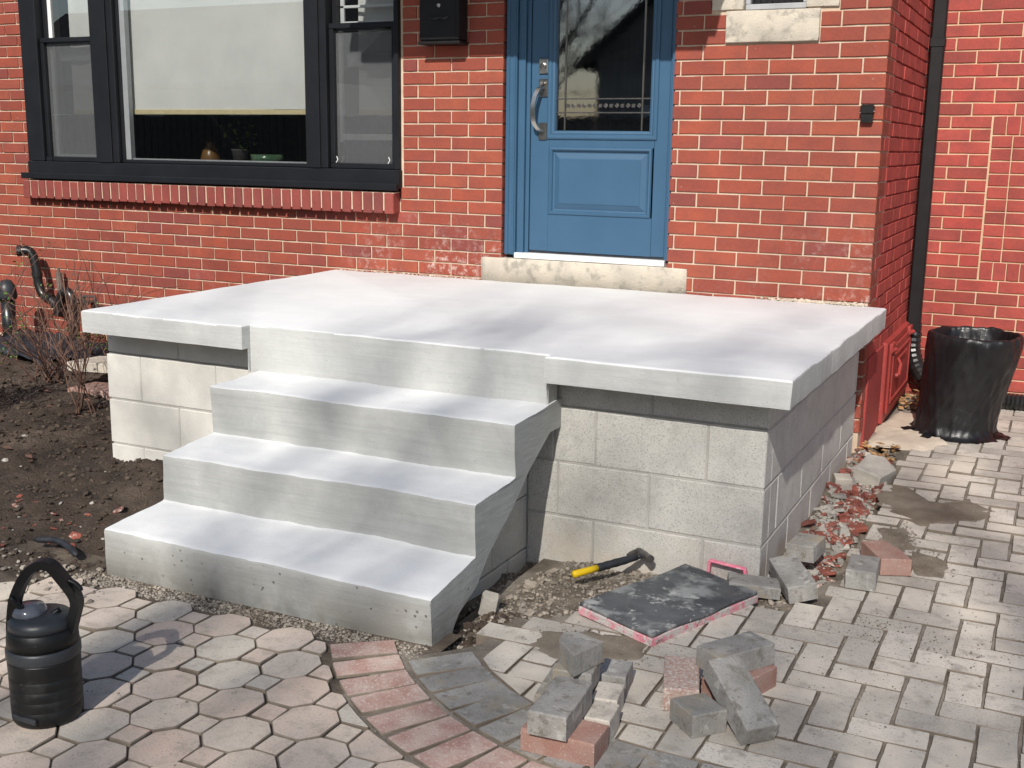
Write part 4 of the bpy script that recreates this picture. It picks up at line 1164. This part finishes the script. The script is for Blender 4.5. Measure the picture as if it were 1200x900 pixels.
# sand / damp patches
def patch(name, pts, mat, label, cat='sand', zf=G, h_=.004, seed=1, jag=.014):
    P = dens(pts, .02); c = Vector((sum(p[0] for p in pts)/len(pts), sum(p[1] for p in pts)/len(pts)))
    Q = []
    for p in P:
        d = (p-c); q = Vector((p.x*14+seed, p.y*14, 0)); Q.append(p+d.normalized()*noise.noise(q)*jag*2.4+d.normalized()*noise.noise(q*3)*jag*1.4)
    V = []; F = []; n_ = len(Q); K = 7
    for r in range(K):
        f = 1-r/K
        for p in Q:
            u = c+(p-c)*f; z = zf(u.x, u.y)+(-.006 if r == 0 else h_*(1+.5*noise.noise(Vector((u.x*20, u.y*20, seed)))))
            V.append((u.x, u.y, z))
    V.append((c.x, c.y, zf(c.x, c.y)+h_))
    for r in range(K-1):
        for i in range(n_): j = (i+1) % n_; F.append((r*n_+i, r*n_+j, (r+1)*n_+j, (r+1)*n_+i))
    for i in range(n_): F.append(((K-1)*n_+i, (K-1)*n_+(i+1) % n_, K*n_))
    o = mesh(name, V, F, mat, None, True); return tag(o, label, cat, None, 'stuff')
patch('damp_sand', [(.225, -.72), (.40, -.92), (.50, -.88), (.66, -.78), (.68, -.62), (.58, -.50), (.47, -.62), (.38, -.60), (.30, -.45), (.225, -.42)], WETSAND, 'damp brown sand spread over pavers beside the trench', seed=3)
patch('damp_sand', [(.28, -.98), (.38, -.96), (.43, -1.22), (.36, -1.30), (.30, -1.22)], WETSAND, 'thin damp sand trail between two sandy patches', seed=9, h_=.003)
patch('damp_sand', [(.42, -1.20), (.56, -1.25), (.565, -1.45), (.47, -1.46), (.43, -1.35)], WETSAND, 'small dark damp square of sand right of the pinkish cut paver', seed=5, h_=.003, jag=.006)
patch('damp_sand', [(-.50, -2.47), (-.20, -2.35), (-.13, -2.50), (-.24, -2.62), (-.38, -2.64), (-.50, -2.58)], WETSAND, 'dark damp sand beneath the mortar board corner', seed=6, h_=.003)
patch('pale_sand', [(.04, .12), (.04, .60), (.08, 1.0), (.22, .95), (.34, .55), (.40, .32), (.30, .14), (.16, .16)], PALESAND, 'pale sand heaped along the foot of the side wall', seed=8, h_=.012)

# ------------------------------------------------------------------ loose pavers
def loose(name, label, size, mat, loc, rz=0, rx=0, ry=0, poly=None, group='loose pavers lying about the porch', bev=.004):
    lx, ly, lz = size
    if poly is None: poly = [(-lx/2, -ly/2), (lx/2, -ly/2), (lx/2, ly/2), (-lx/2, ly/2)]
    P = dens(poly, .012, .0006); V, F = prism([tuple(p) for p in P], 0, lz, bev, 2, .0034, R(0, 90))
    V = [(x, y, z) for x, y, z in V]
    o = mesh(name, V, F, mat); o.location = loc; o.rotation_euler = (rx, ry, rz); return tag(o, label, 'paver', group)
T = .06
# left pile
loose('loose_paver', 'reddish paver at the bottom front of the left pile', (.19, .105, T), PRED, (-.152, -3.083, .001), radians(2))
loose('loose_paver', 'big grey paver laid across the reddish one at the front of the left pile', (.098, .205, T), PAVD, (-.177, -3.055, .063), radians(4))
loose('loose_paver', 'small grey paver right of the left pile, nearest its reddish paver', (.066, .095, T), PAVG, (-.102, -2.966, .001), radians(6))
loose('loose_paver', 'small grey paver in the middle of the row beside the left pile', (.070, .10, T), PAVG, (-.128, -2.861, .001), radians(9))
loose('loose_paver', 'grey paver with a whitish smear at the back of the left pile', (.078, .105, T), PAVD, (-.160, -2.722, .001), radians(10))
loose('loose_paver', 'grey paver half hidden under the cut paver of the left pile', (.12, .20, T), PAVD, (-.245, -2.86, .001), radians(8))
loose('loose_paver', 'second grey paver hidden under the cut paver of the left pile', (.105, .10, T-.002), PAVD, (-.215, -2.865, .062), radians(8))
loose('loose_paver', 'grey cut paver with a pointed end on top of the left pile', (1, 1, T), PAVD, (-.215, -2.868, .1225), 0,
      poly=[(.025, -.078), (.060, .035), (-.020, .058), (-.056, .040), (-.046, -.012)], bev=.003)
# right pile
loose('loose_paver', 'speckled red paver standing left in the right pile', (.094, .20, T+.004), PRED2, (.012, -2.675, .001), radians(17))
loose('loose_paver', 'reddish paver under the back of the right pile', (.10, .20, T), PRED, (.150, -2.590, .001), radians(-20))
loose('loose_paver', 'grey paver lying crosswise on top at the back of the right pile', (.195, .098, T), PAVD, (.128, -2.560, .063), radians(58))
loose('loose_paver', 'small grey paver at the front of the right pile', (.106, .100, T), PAVD, (.104, -2.822, .001), radians(-42))
loose('loose_paver', 'long grey paver leaning down the front of the right pile', (.095, .225, T), PAVD, (.190, -2.768, .050), radians(46), radians(25), 0)
# by the trench
loose('loose_paver', 'mossy grey paver lying in the rubble nearest the block wall', (.10, .125, T), PAVD, (.095, -1.47, .018), radians(-8), radians(3), radians(-3))
loose('loose_paver', 'grey paver tipped against the block corner', (.095, .21, T), PAVD, (.118, -1.785, .018), radians(29), radians(8), radians(-12))
loose('loose_paver', 'clean grey square paver standing on the herringbone by the trench', (.098, .165, T+.006), PAVD, (.312, -1.60, .004), radians(4))
loose('loose_paver', 'pinkish cut paver with a pointed end beside the grey square one', (1, 1, T), PRED, (.365, -1.42, .006), 0,
      poly=[(-.005, -.095), (.092, -.052), (.045, .035), (-.030, .115), (-.10, .065)], bev=.004)
loose('loose_paver', 'thin grey paver piece lying flat by the block corner', (.17, .10, .04), PAVD, (-.0, -1.855, .0), radians(18), 0, radians(4))
loose('loose_paver', 'pale broken block in the far end of the rubble trench', (1, 1, .09), RUBG, (.135, -.28, -.01), 0, radians(8), radians(10),
      poly=[(-.07, -.10), (.05, -.13), (.09, .0), (.02, .10), (-.05, .08)], bev=.006)
loose('loose_paver', 'small grey stone beside the pale broken block in the trench', (.07, .07, .06), PAVG, (.045, -.50, .0), radians(20), .1, 0)
V, F = chunkm(77); mb = MB(); mb.add([(x*.03, z*.03, y*.075+.03) for x, y, z in V], F); o = mb.build('brick_shard', RUBG); o.location = (-.735, -2.36, -.035); o.rotation_euler = (.1, .15, .4)
tag(o, 'upright grey and red shard leaning beside the steps', 'stone')

# slabs behind the shrub
def slab_(label, loc, size, rz, rx):
    P = dens([(-size[0]/2, -size[1]/2), (size[0]/2, -size[1]/2), (size[0]/2, size[1]/2), (-size[0]/2, size[1]/2)], .05); V, F = prism([tuple(p) for p in P], 0, size[2], .006, 2, .005, R(0, 9))
    o = mesh('stone_slab', V, F, STONE if 'pink' not in label else PRED); o.location = loc; o.rotation_euler = (rx, 0, rz); tag(o, label, 'slab', 'old slabs stacked behind the porch')
slab_('grey slab tilted on top of the others left of the porch', (-3.78, -.78, .20), (.55, .30, .05), radians(12), radians(-4))
slab_('grey slab at the back of the stack left of the porch', (-3.70, -.42, .235), (.60, .32, .05), radians(-4), radians(3))
slab_('pinkish slab lowest in the stack left of the porch', (-3.72, -.95, .09), (.42, .22, .05), radians(6), radians(-2))

# ------------------------------------------------------------------ board, handle frame, hammer
t = thing('mortar_board', 'foam board with dark dried mortar on top and pink edges', 'board', (-.206, -2.122, 0))
q = [(-.231, -.195), (.050, -.310), (.244, .183), (-.044, .312)]
M_ = Matrix.Translation((0, 0, .004)) @ Matrix.Rotation(radians(1.2), 4, 'Y')
P = dens(q, .02); V, F = prism([tuple(p) for p in P], .0, .024, .003, 1, .004, 4); mb = MB(); mb.add(V, F, 0, M_); mb.build('foam_core', PINK, t)
P = dens([(a*.985, b*.985) for a, b in q], .02); V, F = prism([tuple(p) for p in P], .0245, .037, .004, 2, .007, 9); mb = MB(); mb.add(V, F, 0, M_); o = mb.build('mortar_coat', BRDT, t, True)
t = thing('pink_handle', 'pink plastic handle frame standing behind the mortar board', 'handle', (0, 0, 0))
mb = MB()
A = Vector((-.172, -1.800, .0)); Bp = Vector((-.165, -1.800, .062)); C_ = Vector((-.045, -1.800, .052)); Dd = Vector((-.028, -1.805, -.003))
for a, b, wd_ in ((A, Bp, .010), (Bp, C_, .008), (C_, Dd, .010)):
    d = (b-a); L_ = d.length; zax = d.normalized(); xax = Vector((0, 1, 0)); yax = zax.cross(xax)
    M3 = Matrix((( xax.x, yax.x, zax.x, a.x), (xax.y, yax.y, zax.y, a.y), (xax.z, yax.z, zax.z, a.z), (0, 0, 0, 1)))
    mb.box(-.010, .010, -wd_*.5, wd_*.5, -.003, L_+.003, .0025, M=M3)
mb.build('grip_frame', PINK2, t)
pyr(-.185, -.150, -1.815, -1.785, -.02, .012, .004).build('foot', PINK2, t); pyr(-.052, -.012, -1.82, -1.785, -.025, .008, .004).build('foot', PINK2, t)

t = thing('masonry_hammer', 'brick hammer with yellow and black handle lying on the gravel', 'hammer', (0, 0, 0))
a0 = Vector((-.572, -2.045, .020)); a1 = Vector((-.400, -1.815, .045))
dd = (a1-a0)
def hpt(f, r): return a0+dd*f
mb = MB(); mb.tube([a0, a0+dd*.02, a0+dd*.2, a0+dd*.34], [.009, .013, .012, .012], 12); mb.build('yellow_grip', YEL, t, True)
mb = MB(); fs = [.34, .36, .42, .48, .54, .60, .66, .72, .8, .9]; mb.tube([a0+dd*f for f in fs], [.013, .015, .0135, .015, .0135, .015, .0135, .014, .012, .012], 12); mb.build('black_grip', BGRIP, t, True)
mb = MB(); mb.tube([a0+dd*.88, a1+dd*.02], [.010, .009], 8); mb.build('shaft', BGRIP, t, True)
hd = Vector((dd.y, -dd.x, 0)).normalized(); up = Vector((0, 0, 1))
mb = MB(); mb.tube(curve([a1-hd*.070+Vector((-.012, -.02, -.02)), a1-hd*.035+Vector((0, 0, .004)), a1+Vector((0, 0, .004)), a1+hd*.035, a1+hd*.045], 4), [.006]+[.009]*3+[.012]*4+[.013]*4+[.0145]*5, 10); mb.build('head', STEEL, t, False)

# ------------------------------------------------------------------ black water jug
t = thing('water_jug', 'large black sports water jug with carrying handle on the patio', 'water jug', (-1.398, -3.535, 0))
prof = [(.070, 0), (.082, .004), (.086, .012)]
z = .012
for zz in (.045, .072, .099, .126): prof += [(.087, zz-.003), (.0856, zz-.001), (.0856, zz+.001), (.087, zz+.003)]
prof += [(.088, .165), (.088, .170)]
V, F = lathe(prof, 40); mesh('body', V, F, JUG, t, True)
V, F = lathe([(.0885, .170), (.090, .174), (.090, .196), (.087, .202)], 40); mesh('shoulder_band', V, F, JUGG, t, True)
V, F = lathe([(.087, .202), (.086, .225), (.082, .245), (.080, .247)], 40); mesh('cap', V, F, JUG, t, True)
V, F = lathe([(.080, .247), (.079, .265), (.070, .276), (.03, .280)], 40); mesh('lid', V, F, JUGG, t, True)
mb = MB(); mb.add(*lathe([(.040, .0), (.043, .02), (.036, .036), (.01, .040)], 20)); o = mb.build('spout', simple('clear_grey_plastic', (.08, .09, .11), (.14, .15, .18), 20, .15, 60, .1, .002, .6), t, True); o.location = (-.028, -.01, .262)
pts = curve([(-.070, -.030, .20), (-.062, -.032, .26), (-.045, -.03, .33), (-.012, -.012, .395), (.030, .005, .412), (.062, .02, .375), (.088, .035, .32), (.080, .03, .27), (.068, .028, .235)], 6)
V = []; F = []
dirw = Vector((.75, -.66, 0)).normalized()
for i, p in enumerate(pts):
    t_ = (pts[min(i+1, len(pts)-1)]-pts[max(i-1, 0)]).normalized(); nrm = t_.cross(Vector((.35, -.94, 0))).normalized()*.006; wv = Vector((.35, -.94, 0)).normalized()*.0155
    nrm = nrm*1.9
    V += [tuple(p-wv-nrm), tuple(p+wv-nrm), tuple(p+wv+nrm), tuple(p-wv+nrm)]
    if i:
        a = 4*i
        for j in range(4): F.append((a-4+j, a-4+(j+1) % 4, a+(j+1) % 4, a+j))
F += [(0, 1, 2, 3), tuple(len(V)-4+i for i in (3, 2, 1, 0))]
mesh('carrying_handle', V, F, JUG, t)
mb = MB(); mb.tube(curve([(-.045, -.05, .33), (-.02, -.03, .29), (.012, .0, .27), (.035, .03, .285)], 5), .007, 8); mb.build('strap', JUG, t, True)
mb = MB(); mb.tube(curve([(.062, .02, .372), (.085, .03, .366), (.100, .036, .352), (.102, .036, .345)], 5), .007, 8); mb.build('spout_cap_tether', JUG, t, True)
pyr(-.03, .05, -.0875, -.080, .022, .036, .002).build('label_plate', JUGG, t)

# ------------------------------------------------------------------ bag over the bin
t = thing('bin_bag', 'black plastic bin bag pulled over an open bin by the rear wall', 'bin bag', (.405, .62, G(.4, .6)))
V = []; F = []; n_ = 132
key = [(.232, .0), (.205, .012), (.192, .05), (.190, .12), (.196, .20), (.204, .28), (.213, .36), (.220, .43), (.224, .480), (.222, .503), (.213, .517), (.202, .514), (.194, .49), (.182, .44), (.13, .40), (.02, .39)]
prof = []
for (a, b) in zip(key[:-1], key[1:]):
    m_ = 4 if b[1]-a[1] > .05 else (2 if abs(b[1]-a[1]) > .02 else 1)
    for q in range(m_): prof.append((a[0]+(b[0]-a[0])*q/m_, a[1]+(b[1]-a[1])*q/m_))
prof.append(key[-1])
def ridge(v): return (1-min(1, abs(v)*2.6))**2.2
for i, (r, z) in enumerate(prof):
    for j in range(n_):
        a = 2*pi*j/n_; c_, s_ = cos(a), sin(a)
        f = 1+.045*noise.noise(Vector((c_*1.6, s_*1.6, z*2.5)))
        tw = a+z*1.4
        f += .034*ridge(noise.noise(Vector((cos(tw)*2.6, sin(tw)*2.6, z*1.1+4))))
        tw = a-z*2.2
        f += .026*ridge(noise.noise(Vector((cos(tw)*3.4, sin(tw)*3.4, z*1.6+9))))
        f -= .022*ridge(noise.noise(Vector((c_*2.2, s_*2.2, z*6+2))))
        f += .012*noise.noise(Vector((c_*7, s_*7, z*14)))
        if z < .02: f += .12*noise.noise(Vector((c_*4, s_*4, 7)))
        dz = .010*noise.noise(Vector((c_*2.5, s_*2.5, 3)))*sm(.3, .5, z)+.006*noise.noise(Vector((c_*8, s_*8, 5)))*sm(.4, .5, z)
        if z < .02: dz += .010*abs(noise.noise(Vector((c_*6, s_*6, 1))))
        V.append((r*f*c_+.055*sm(0, .5, z)-.005, r*f*s_, z+dz))
for i in range(len(prof)-1):
    for j in range(n_): a = i*n_+j; b = i*n_+(j+1) % n_; F.append((a, b, b+n_, a+n_))
F.append(tuple((len(prof)-1)*n_+j for j in range(n_)))
o = mesh('bag', V, F, BAG, t, True)
md = o.modifiers.new('s', 'SUBSURF'); md.levels = 1; md.render_levels = 1
mb = MB()
for (cx, cy, l, a) in ((-.20, -.09, .05, .4), (-.10, -.20, .05, 1.0), (.20, -.03, .06, 2.6)):
    V = []; F = []
    for i in range(7):
        for j in range(5):
            u = (i-3)/3; v = (j-2)/2; V.append((cx+l*(u*cos(a)-v*.5*sin(a)), cy+l*(u*sin(a)+v*.5*cos(a)), .012+.016*noise.noise(Vector((u*2, v*2, cx*9)))+.012*(1-u*u)))
    for i in range(6):
        for j in range(4): k = i*5+j; F.append((k, k+5, k+6, k+1))
    mb.add(V, F)
mb.build('loose_hem', BAG, t, True)

# ------------------------------------------------------------------ left: drain pipes, tap, shrub, hose
t = thing('waste_pipe', 'black bent waste pipe with a swan neck on the wall left of the porch', 'pipe', (0, 0, 0))
mb = MB(); mb.tube(curve([(-5.27, -.17, .735), (-5.215, -.13, .735), (-5.185, -.12, .69), (-5.165, -.12, .60), (-5.155, -.12, .52), (-5.12, -.12, .455), (-5.06, -.12, .43), (-5.02, -.12, .40), (-4.99, -.12, .385)], 6), .030, 14, False); mb.build('pipe', PVC, t, True)
for p, q_ in (((-5.166, -.12, .60), (-5.163, -.12, .57)), ((-5.08, -.12, .438), (-5.05, -.12, .428)), ((-5.25, -.155, .736), (-5.27, -.17, .736))):
    mb = MB(); mb.tube([p, q_], .036, 14); mb.build('collar', PVC, t)
mb = MB(); mb.tube(curve([(-5.00, -.12, .33), (-4.985, -.12, .40), (-4.95, -.12, .47), (-4.90, -.12, .485), (-4.865, -.12, .44), (-4.86, -.12, .34), (-4.862, -.12, .25), (-4.87, -.12, .18)], 6), .032, 14); mb.build('bend', PVC, t, True)
mb = MB(); mb.tube([(-5.03, -.06, .40), (-5.035, -.06, .60)], .02, 10).tube([(-5.035, -.06, .60), (-5.035, -.06, .63)], .008, 8); mb.build('stub', BARK, t)
t = thing('garden_tap', 'small dark garden tap low on the wall beside the porch slab', 'tap', (0, 0, 0))
mb = MB(); mb.tube([(-4.80, .0, .42), (-4.80, -.11, .42)], .014, 8).tube([(-4.80, -.09, .40), (-4.80, -.09, .47)], .016, 8); mb.build('valve', STEEL, t)
mb = MB(); mb.tube([(-4.80, -.10, .465), (-4.67, -.12, .475), (-4.66, -.12, .41)], .009, 8); mb.build('spout', STEEL, t)
t = thing('soil_pipe', 'dark upright ground pipe with grey cap at the left edge', 'pipe', (-5.24, -.30, 0))
mb = MB(); mb.tube([(0, 0, .05), (0, 0, .45)], .045, 14); mb.build('pipe', PVC, t, True)
V, F = lathe([(.055, .44), (.062, .46), (.055, .52), (.03, .56), (.01, .565)], 16); mesh('cap', V, F, JUGG, t, True)
t = thing('garden_fabric', 'crumpled black garden fabric on the soil by the wall', 'fabric', (0, 0, 0))
V = []; F = []
for i in range(30):
    for j in range(16):
        x = -5.4+i/29*1.15; y = -.55+j/15*.45; V.append((x, y, S(x, y)+.03+.05*noise.noise(Vector((x*5, y*5, 1)))+.03*noise.noise(Vector((x*13, y*13, 1)))+(.08*sin(pi*j/15)*sin(pi*i/29))))
for i in range(29):
    for j in range(15): a = i*16+j; F.append((a, a+16, a+17, a+1))
o = mesh('sheet', V, F, BGRIP, t, True); md = o.modifiers.new('s', 'SOLIDIFY'); md.thickness = .003
t = thing('edging_strip', 'short dark plastic edging piece by the bottom step corner', 'edging', (0, 0, 0))
mb = MB(); mb.tube(curve([(-2.42, -2.66, .03), (-2.33, -2.64, .035), (-2.25, -2.66, .03), (-2.18, -2.69, .02)], 5), [.006]+[.012]*14+[.006], 8); mb.build('strip', BGRIP, t, True)

def shrub(name, label, loc, n_, h0, mat, spread, seed, leaf=None):
    rr = random.Random(seed); t = thing(name, label, 'shrub', loc); mb = MB(); lf = MB()
    def grow(p, d, l, r, lv):
        pts = [p]; q = p.copy()
        for i in range(4):
            d = (d+Vector((rr.uniform(-.22, .22), rr.uniform(-.22, .22), rr.uniform(-.12, .16)))).normalized(); q = q+d*l/4; pts.append(q.copy())
        mb.tube(pts, [r, r*.9, r*.8, r*.7, r*.5], 4, False, rnd=rr.random())
        if leaf:
            for _ in range(5):
                c = pts[rr.randrange(1, 5)]+Vector((rr.uniform(-.02, .02), rr.uniform(-.02, .02), rr.uniform(-.01, .02))); s = rr.uniform(.006, .014)
                u = Vector((rr.uniform(-1, 1), rr.uniform(-1, 1), rr.uniform(-.4, .8))).normalized(); v = u.cross(Vector((rr.uniform(-1, 1), rr.uniform(-1, 1), 1))).normalized()
                lf.add([c, c+u*s+v*s*.5, c+u*2*s, c+u*s-v*s*.5], [(0, 1, 2, 3)], rr.random())
        if lv > 0:
            for _ in range(rr.choice((2, 3, 3))):
                i = rr.randrange(1, 5); nd = (d+Vector((rr.uniform(-.8, .8), rr.uniform(-.8, .8), rr.uniform(-.2, .5)))).normalized(); grow(pts[i], nd, l*rr.uniform(.45, .75), r*.65, lv-1)
    for i in range(n_):
        a = rr.uniform(0, 6.28); d = Vector((cos(a)*spread, sin(a)*spread, 1)).normalized(); grow(Vector((rr.uniform(-.07, .07), rr.uniform(-.07, .07), -.01)), d, h0*rr.uniform(.5, 1.), .0045, 2)
    mb.build('twigs', mat, t)
    if leaf: lf.build('leaves', leaf, t)
    return t
shrub('bare_shrub', 'bare reddish twiggy shrub standing in the soil left of the porch', (-3.62, -1.30, S(-3.62, -1.3)), 9, .60, TWIG, .34, 3)
shrub('bare_shrub', 'thinner bare twiggy shrub behind the first near the wall', (-4.30, -.85, S(-4.3, -.85)), 16, .55, TWIG, .5, 5)
shrub('green_shrub', 'small green leafy shrub sprouting beside the slabs', (-4.25, -.40, S(-4.25, -.4)), 14, .22, TWIG, .6, 8, GREEN)
shrub('green_shrub', 'green edge of a bush at the far left of the picture', (-4.10, -1.70, S(-4.1, -1.7)+.0), 22, .62, TWIG, .35, 12, GREEN)

# ------------------------------------------------------------------ street side: tree that throws dappled shade, house across the road
def tree(name, label, loc, seed, H, lean=(0, 0), lv0=6, r0=.16, den=3):
    rr = random.Random(seed); t = thing(name, label, 'tree', loc); tr = MB(); br = MB(); cnt = [0]
    def grow(p, d, l, r, lv):
        pts = [p]; q = p.copy(); k_ = 4
        for i in range(k_):
            d = (d+Vector((rr.uniform(-.16, .16), rr.uniform(-.16, .16), rr.uniform(-.06, .14)))).normalized(); q = q+d*l/k_; pts.append(q.copy())
        (tr if lv == lv0 else br).tube(pts, [r*(1-.35*i/k_) for i in range(k_+1)], 7 if lv > lv0-2 else (5 if lv > 2 else 3), False); cnt[0] += 1
        if lv > 0:
            for c in range(den if lv < lv0 else 4):
                i = rr.choice((2, 3, 4, 4)); a = rr.uniform(.35, .85); ax = d.cross(Vector((rr.uniform(-1, 1), rr.uniform(-1, 1), rr.uniform(-1, 1)))).normalized()
                nd = (Matrix.Rotation(a, 3, ax) @ d).normalized(); nd.z += .12; nd.normalize()
                grow(pts[i], nd, l*rr.uniform(.58, .80), r*rr.uniform(.5, .66), lv-1)
    grow(Vector((0, 0, -.1)), Vector((lean[0], lean[1], 1)).normalized(), H*.33, r0, lv0)
    tr.build('trunk', BARK, t, True); br.build('branches', BARK, t)
tree('bare_tree', 'tall bare tree far behind the road with leafless crown', (3.2, -25, -.15), 21, 22, (-.03, .02), 6, .26, 3)
tree('bare_tree', 'second bare tree further left on the far side of the road', (-9.0, -14.6, -.15), 5, 11, (0, 0), 6, .15, 3)
tree('bare_tree', 'low spreading bare tree in front of the far fence', (-8.9, -12.9, -.15), 9, 6.2, (.05, 0), 6, .09, 3)
t = thing('reflection_fence', 'unseen board fence added across the road as a dark band in reflections', 'fence', (0, -15.4, -.15))  # out of view; added to hide the bright horizon in the door glass
for k in range(20):
    mb = MB()
    for q in range(12): mb.box(-30+k*2.4+q*.2, -30+k*2.4+q*.2+.19, R(-.01, .01), .03, 0, 2.15+R(-.02, .02), .005)
    mb.build('fence_panel', BARK, t)
t = thing('house_across_road', 'unseen grey bungalow added across the road to darken the picture window reflection', 'house', (-19.5, -18.0, -.15))  # out of view; added so the picture window reflects something dark
MB().box(-5.2, 5.2, -4, 1.6, 0, 2.9).build('walls', SIDING, t)
mb = MB()
for sgn in (-1, 1):
    a = Vector((-5.6, -1.2+sgn*3.4, 2.75)); b = Vector((5.6, -1.2+sgn*3.4, 2.75)); c = Vector((5.6, -1.2, 4.9)); d = Vector((-5.6, -1.2, 4.9)); n2 = Vector((0, sgn*.06, .12))
    mb.add([a, b, c, d, a+n2, b+n2, c+n2, d+n2], [(0, 1, 2, 3), (7, 6, 5, 4), (0, 4, 5, 1), (1, 5, 6, 2), (2, 6, 7, 3), (3, 7, 4, 0)])
mb.build('roof', SHING, t)
for x in (-3.2, 0, 3.0): MB().box(x-.6, x+.6, 1.601, 1.66, .9, 2.2, .01).build('window', VINYL, t)
t = thing('house_across_road', 'grey gabled house on the far side of the road', 'house', (-4.6, -18.5, -.15))
mb = MB(); mb.box(-3.6, 3.6, -4, 1.6, 0, 3.4); mb.add([(-3.6, 1.6, 3.4), (3.6, 1.6, 3.4), (0, 1.6, 6.4), (-3.6, -4, 3.4), (3.6, -4, 3.4), (0, -4, 6.4)], [(1, 0, 2), (3, 4, 5)]); mb.build('walls', SIDING, t)
mb = MB()
for s in (-1, 1):
    a = Vector((s*3.95, 1.9, 3.12)); b = Vector((0, 1.9, 6.42)); c = Vector((0, -4.3, 6.42)); d = Vector((s*3.95, -4.3, 3.12)); n2 = Vector((s*.08, 0, .1))
    mb.add([a, b, c, d, a+n2, b+n2, c+n2, d+n2], [(0, 1, 2, 3), (7, 6, 5, 4), (0, 4, 5, 1), (1, 5, 6, 2), (2, 6, 7, 3), (3, 7, 4, 0)])
mb.build('roof', SHING, t)
for x in (-2.1, 1.9): MB().box(x-.5, x+.5, 1.601, 1.66, 1.1, 2.4, .01).build('window', VINYL, t)
MB().box(-.45, .45, 1.601, 1.66, 0, 2.1, .01).build('door', BLACKM, t)
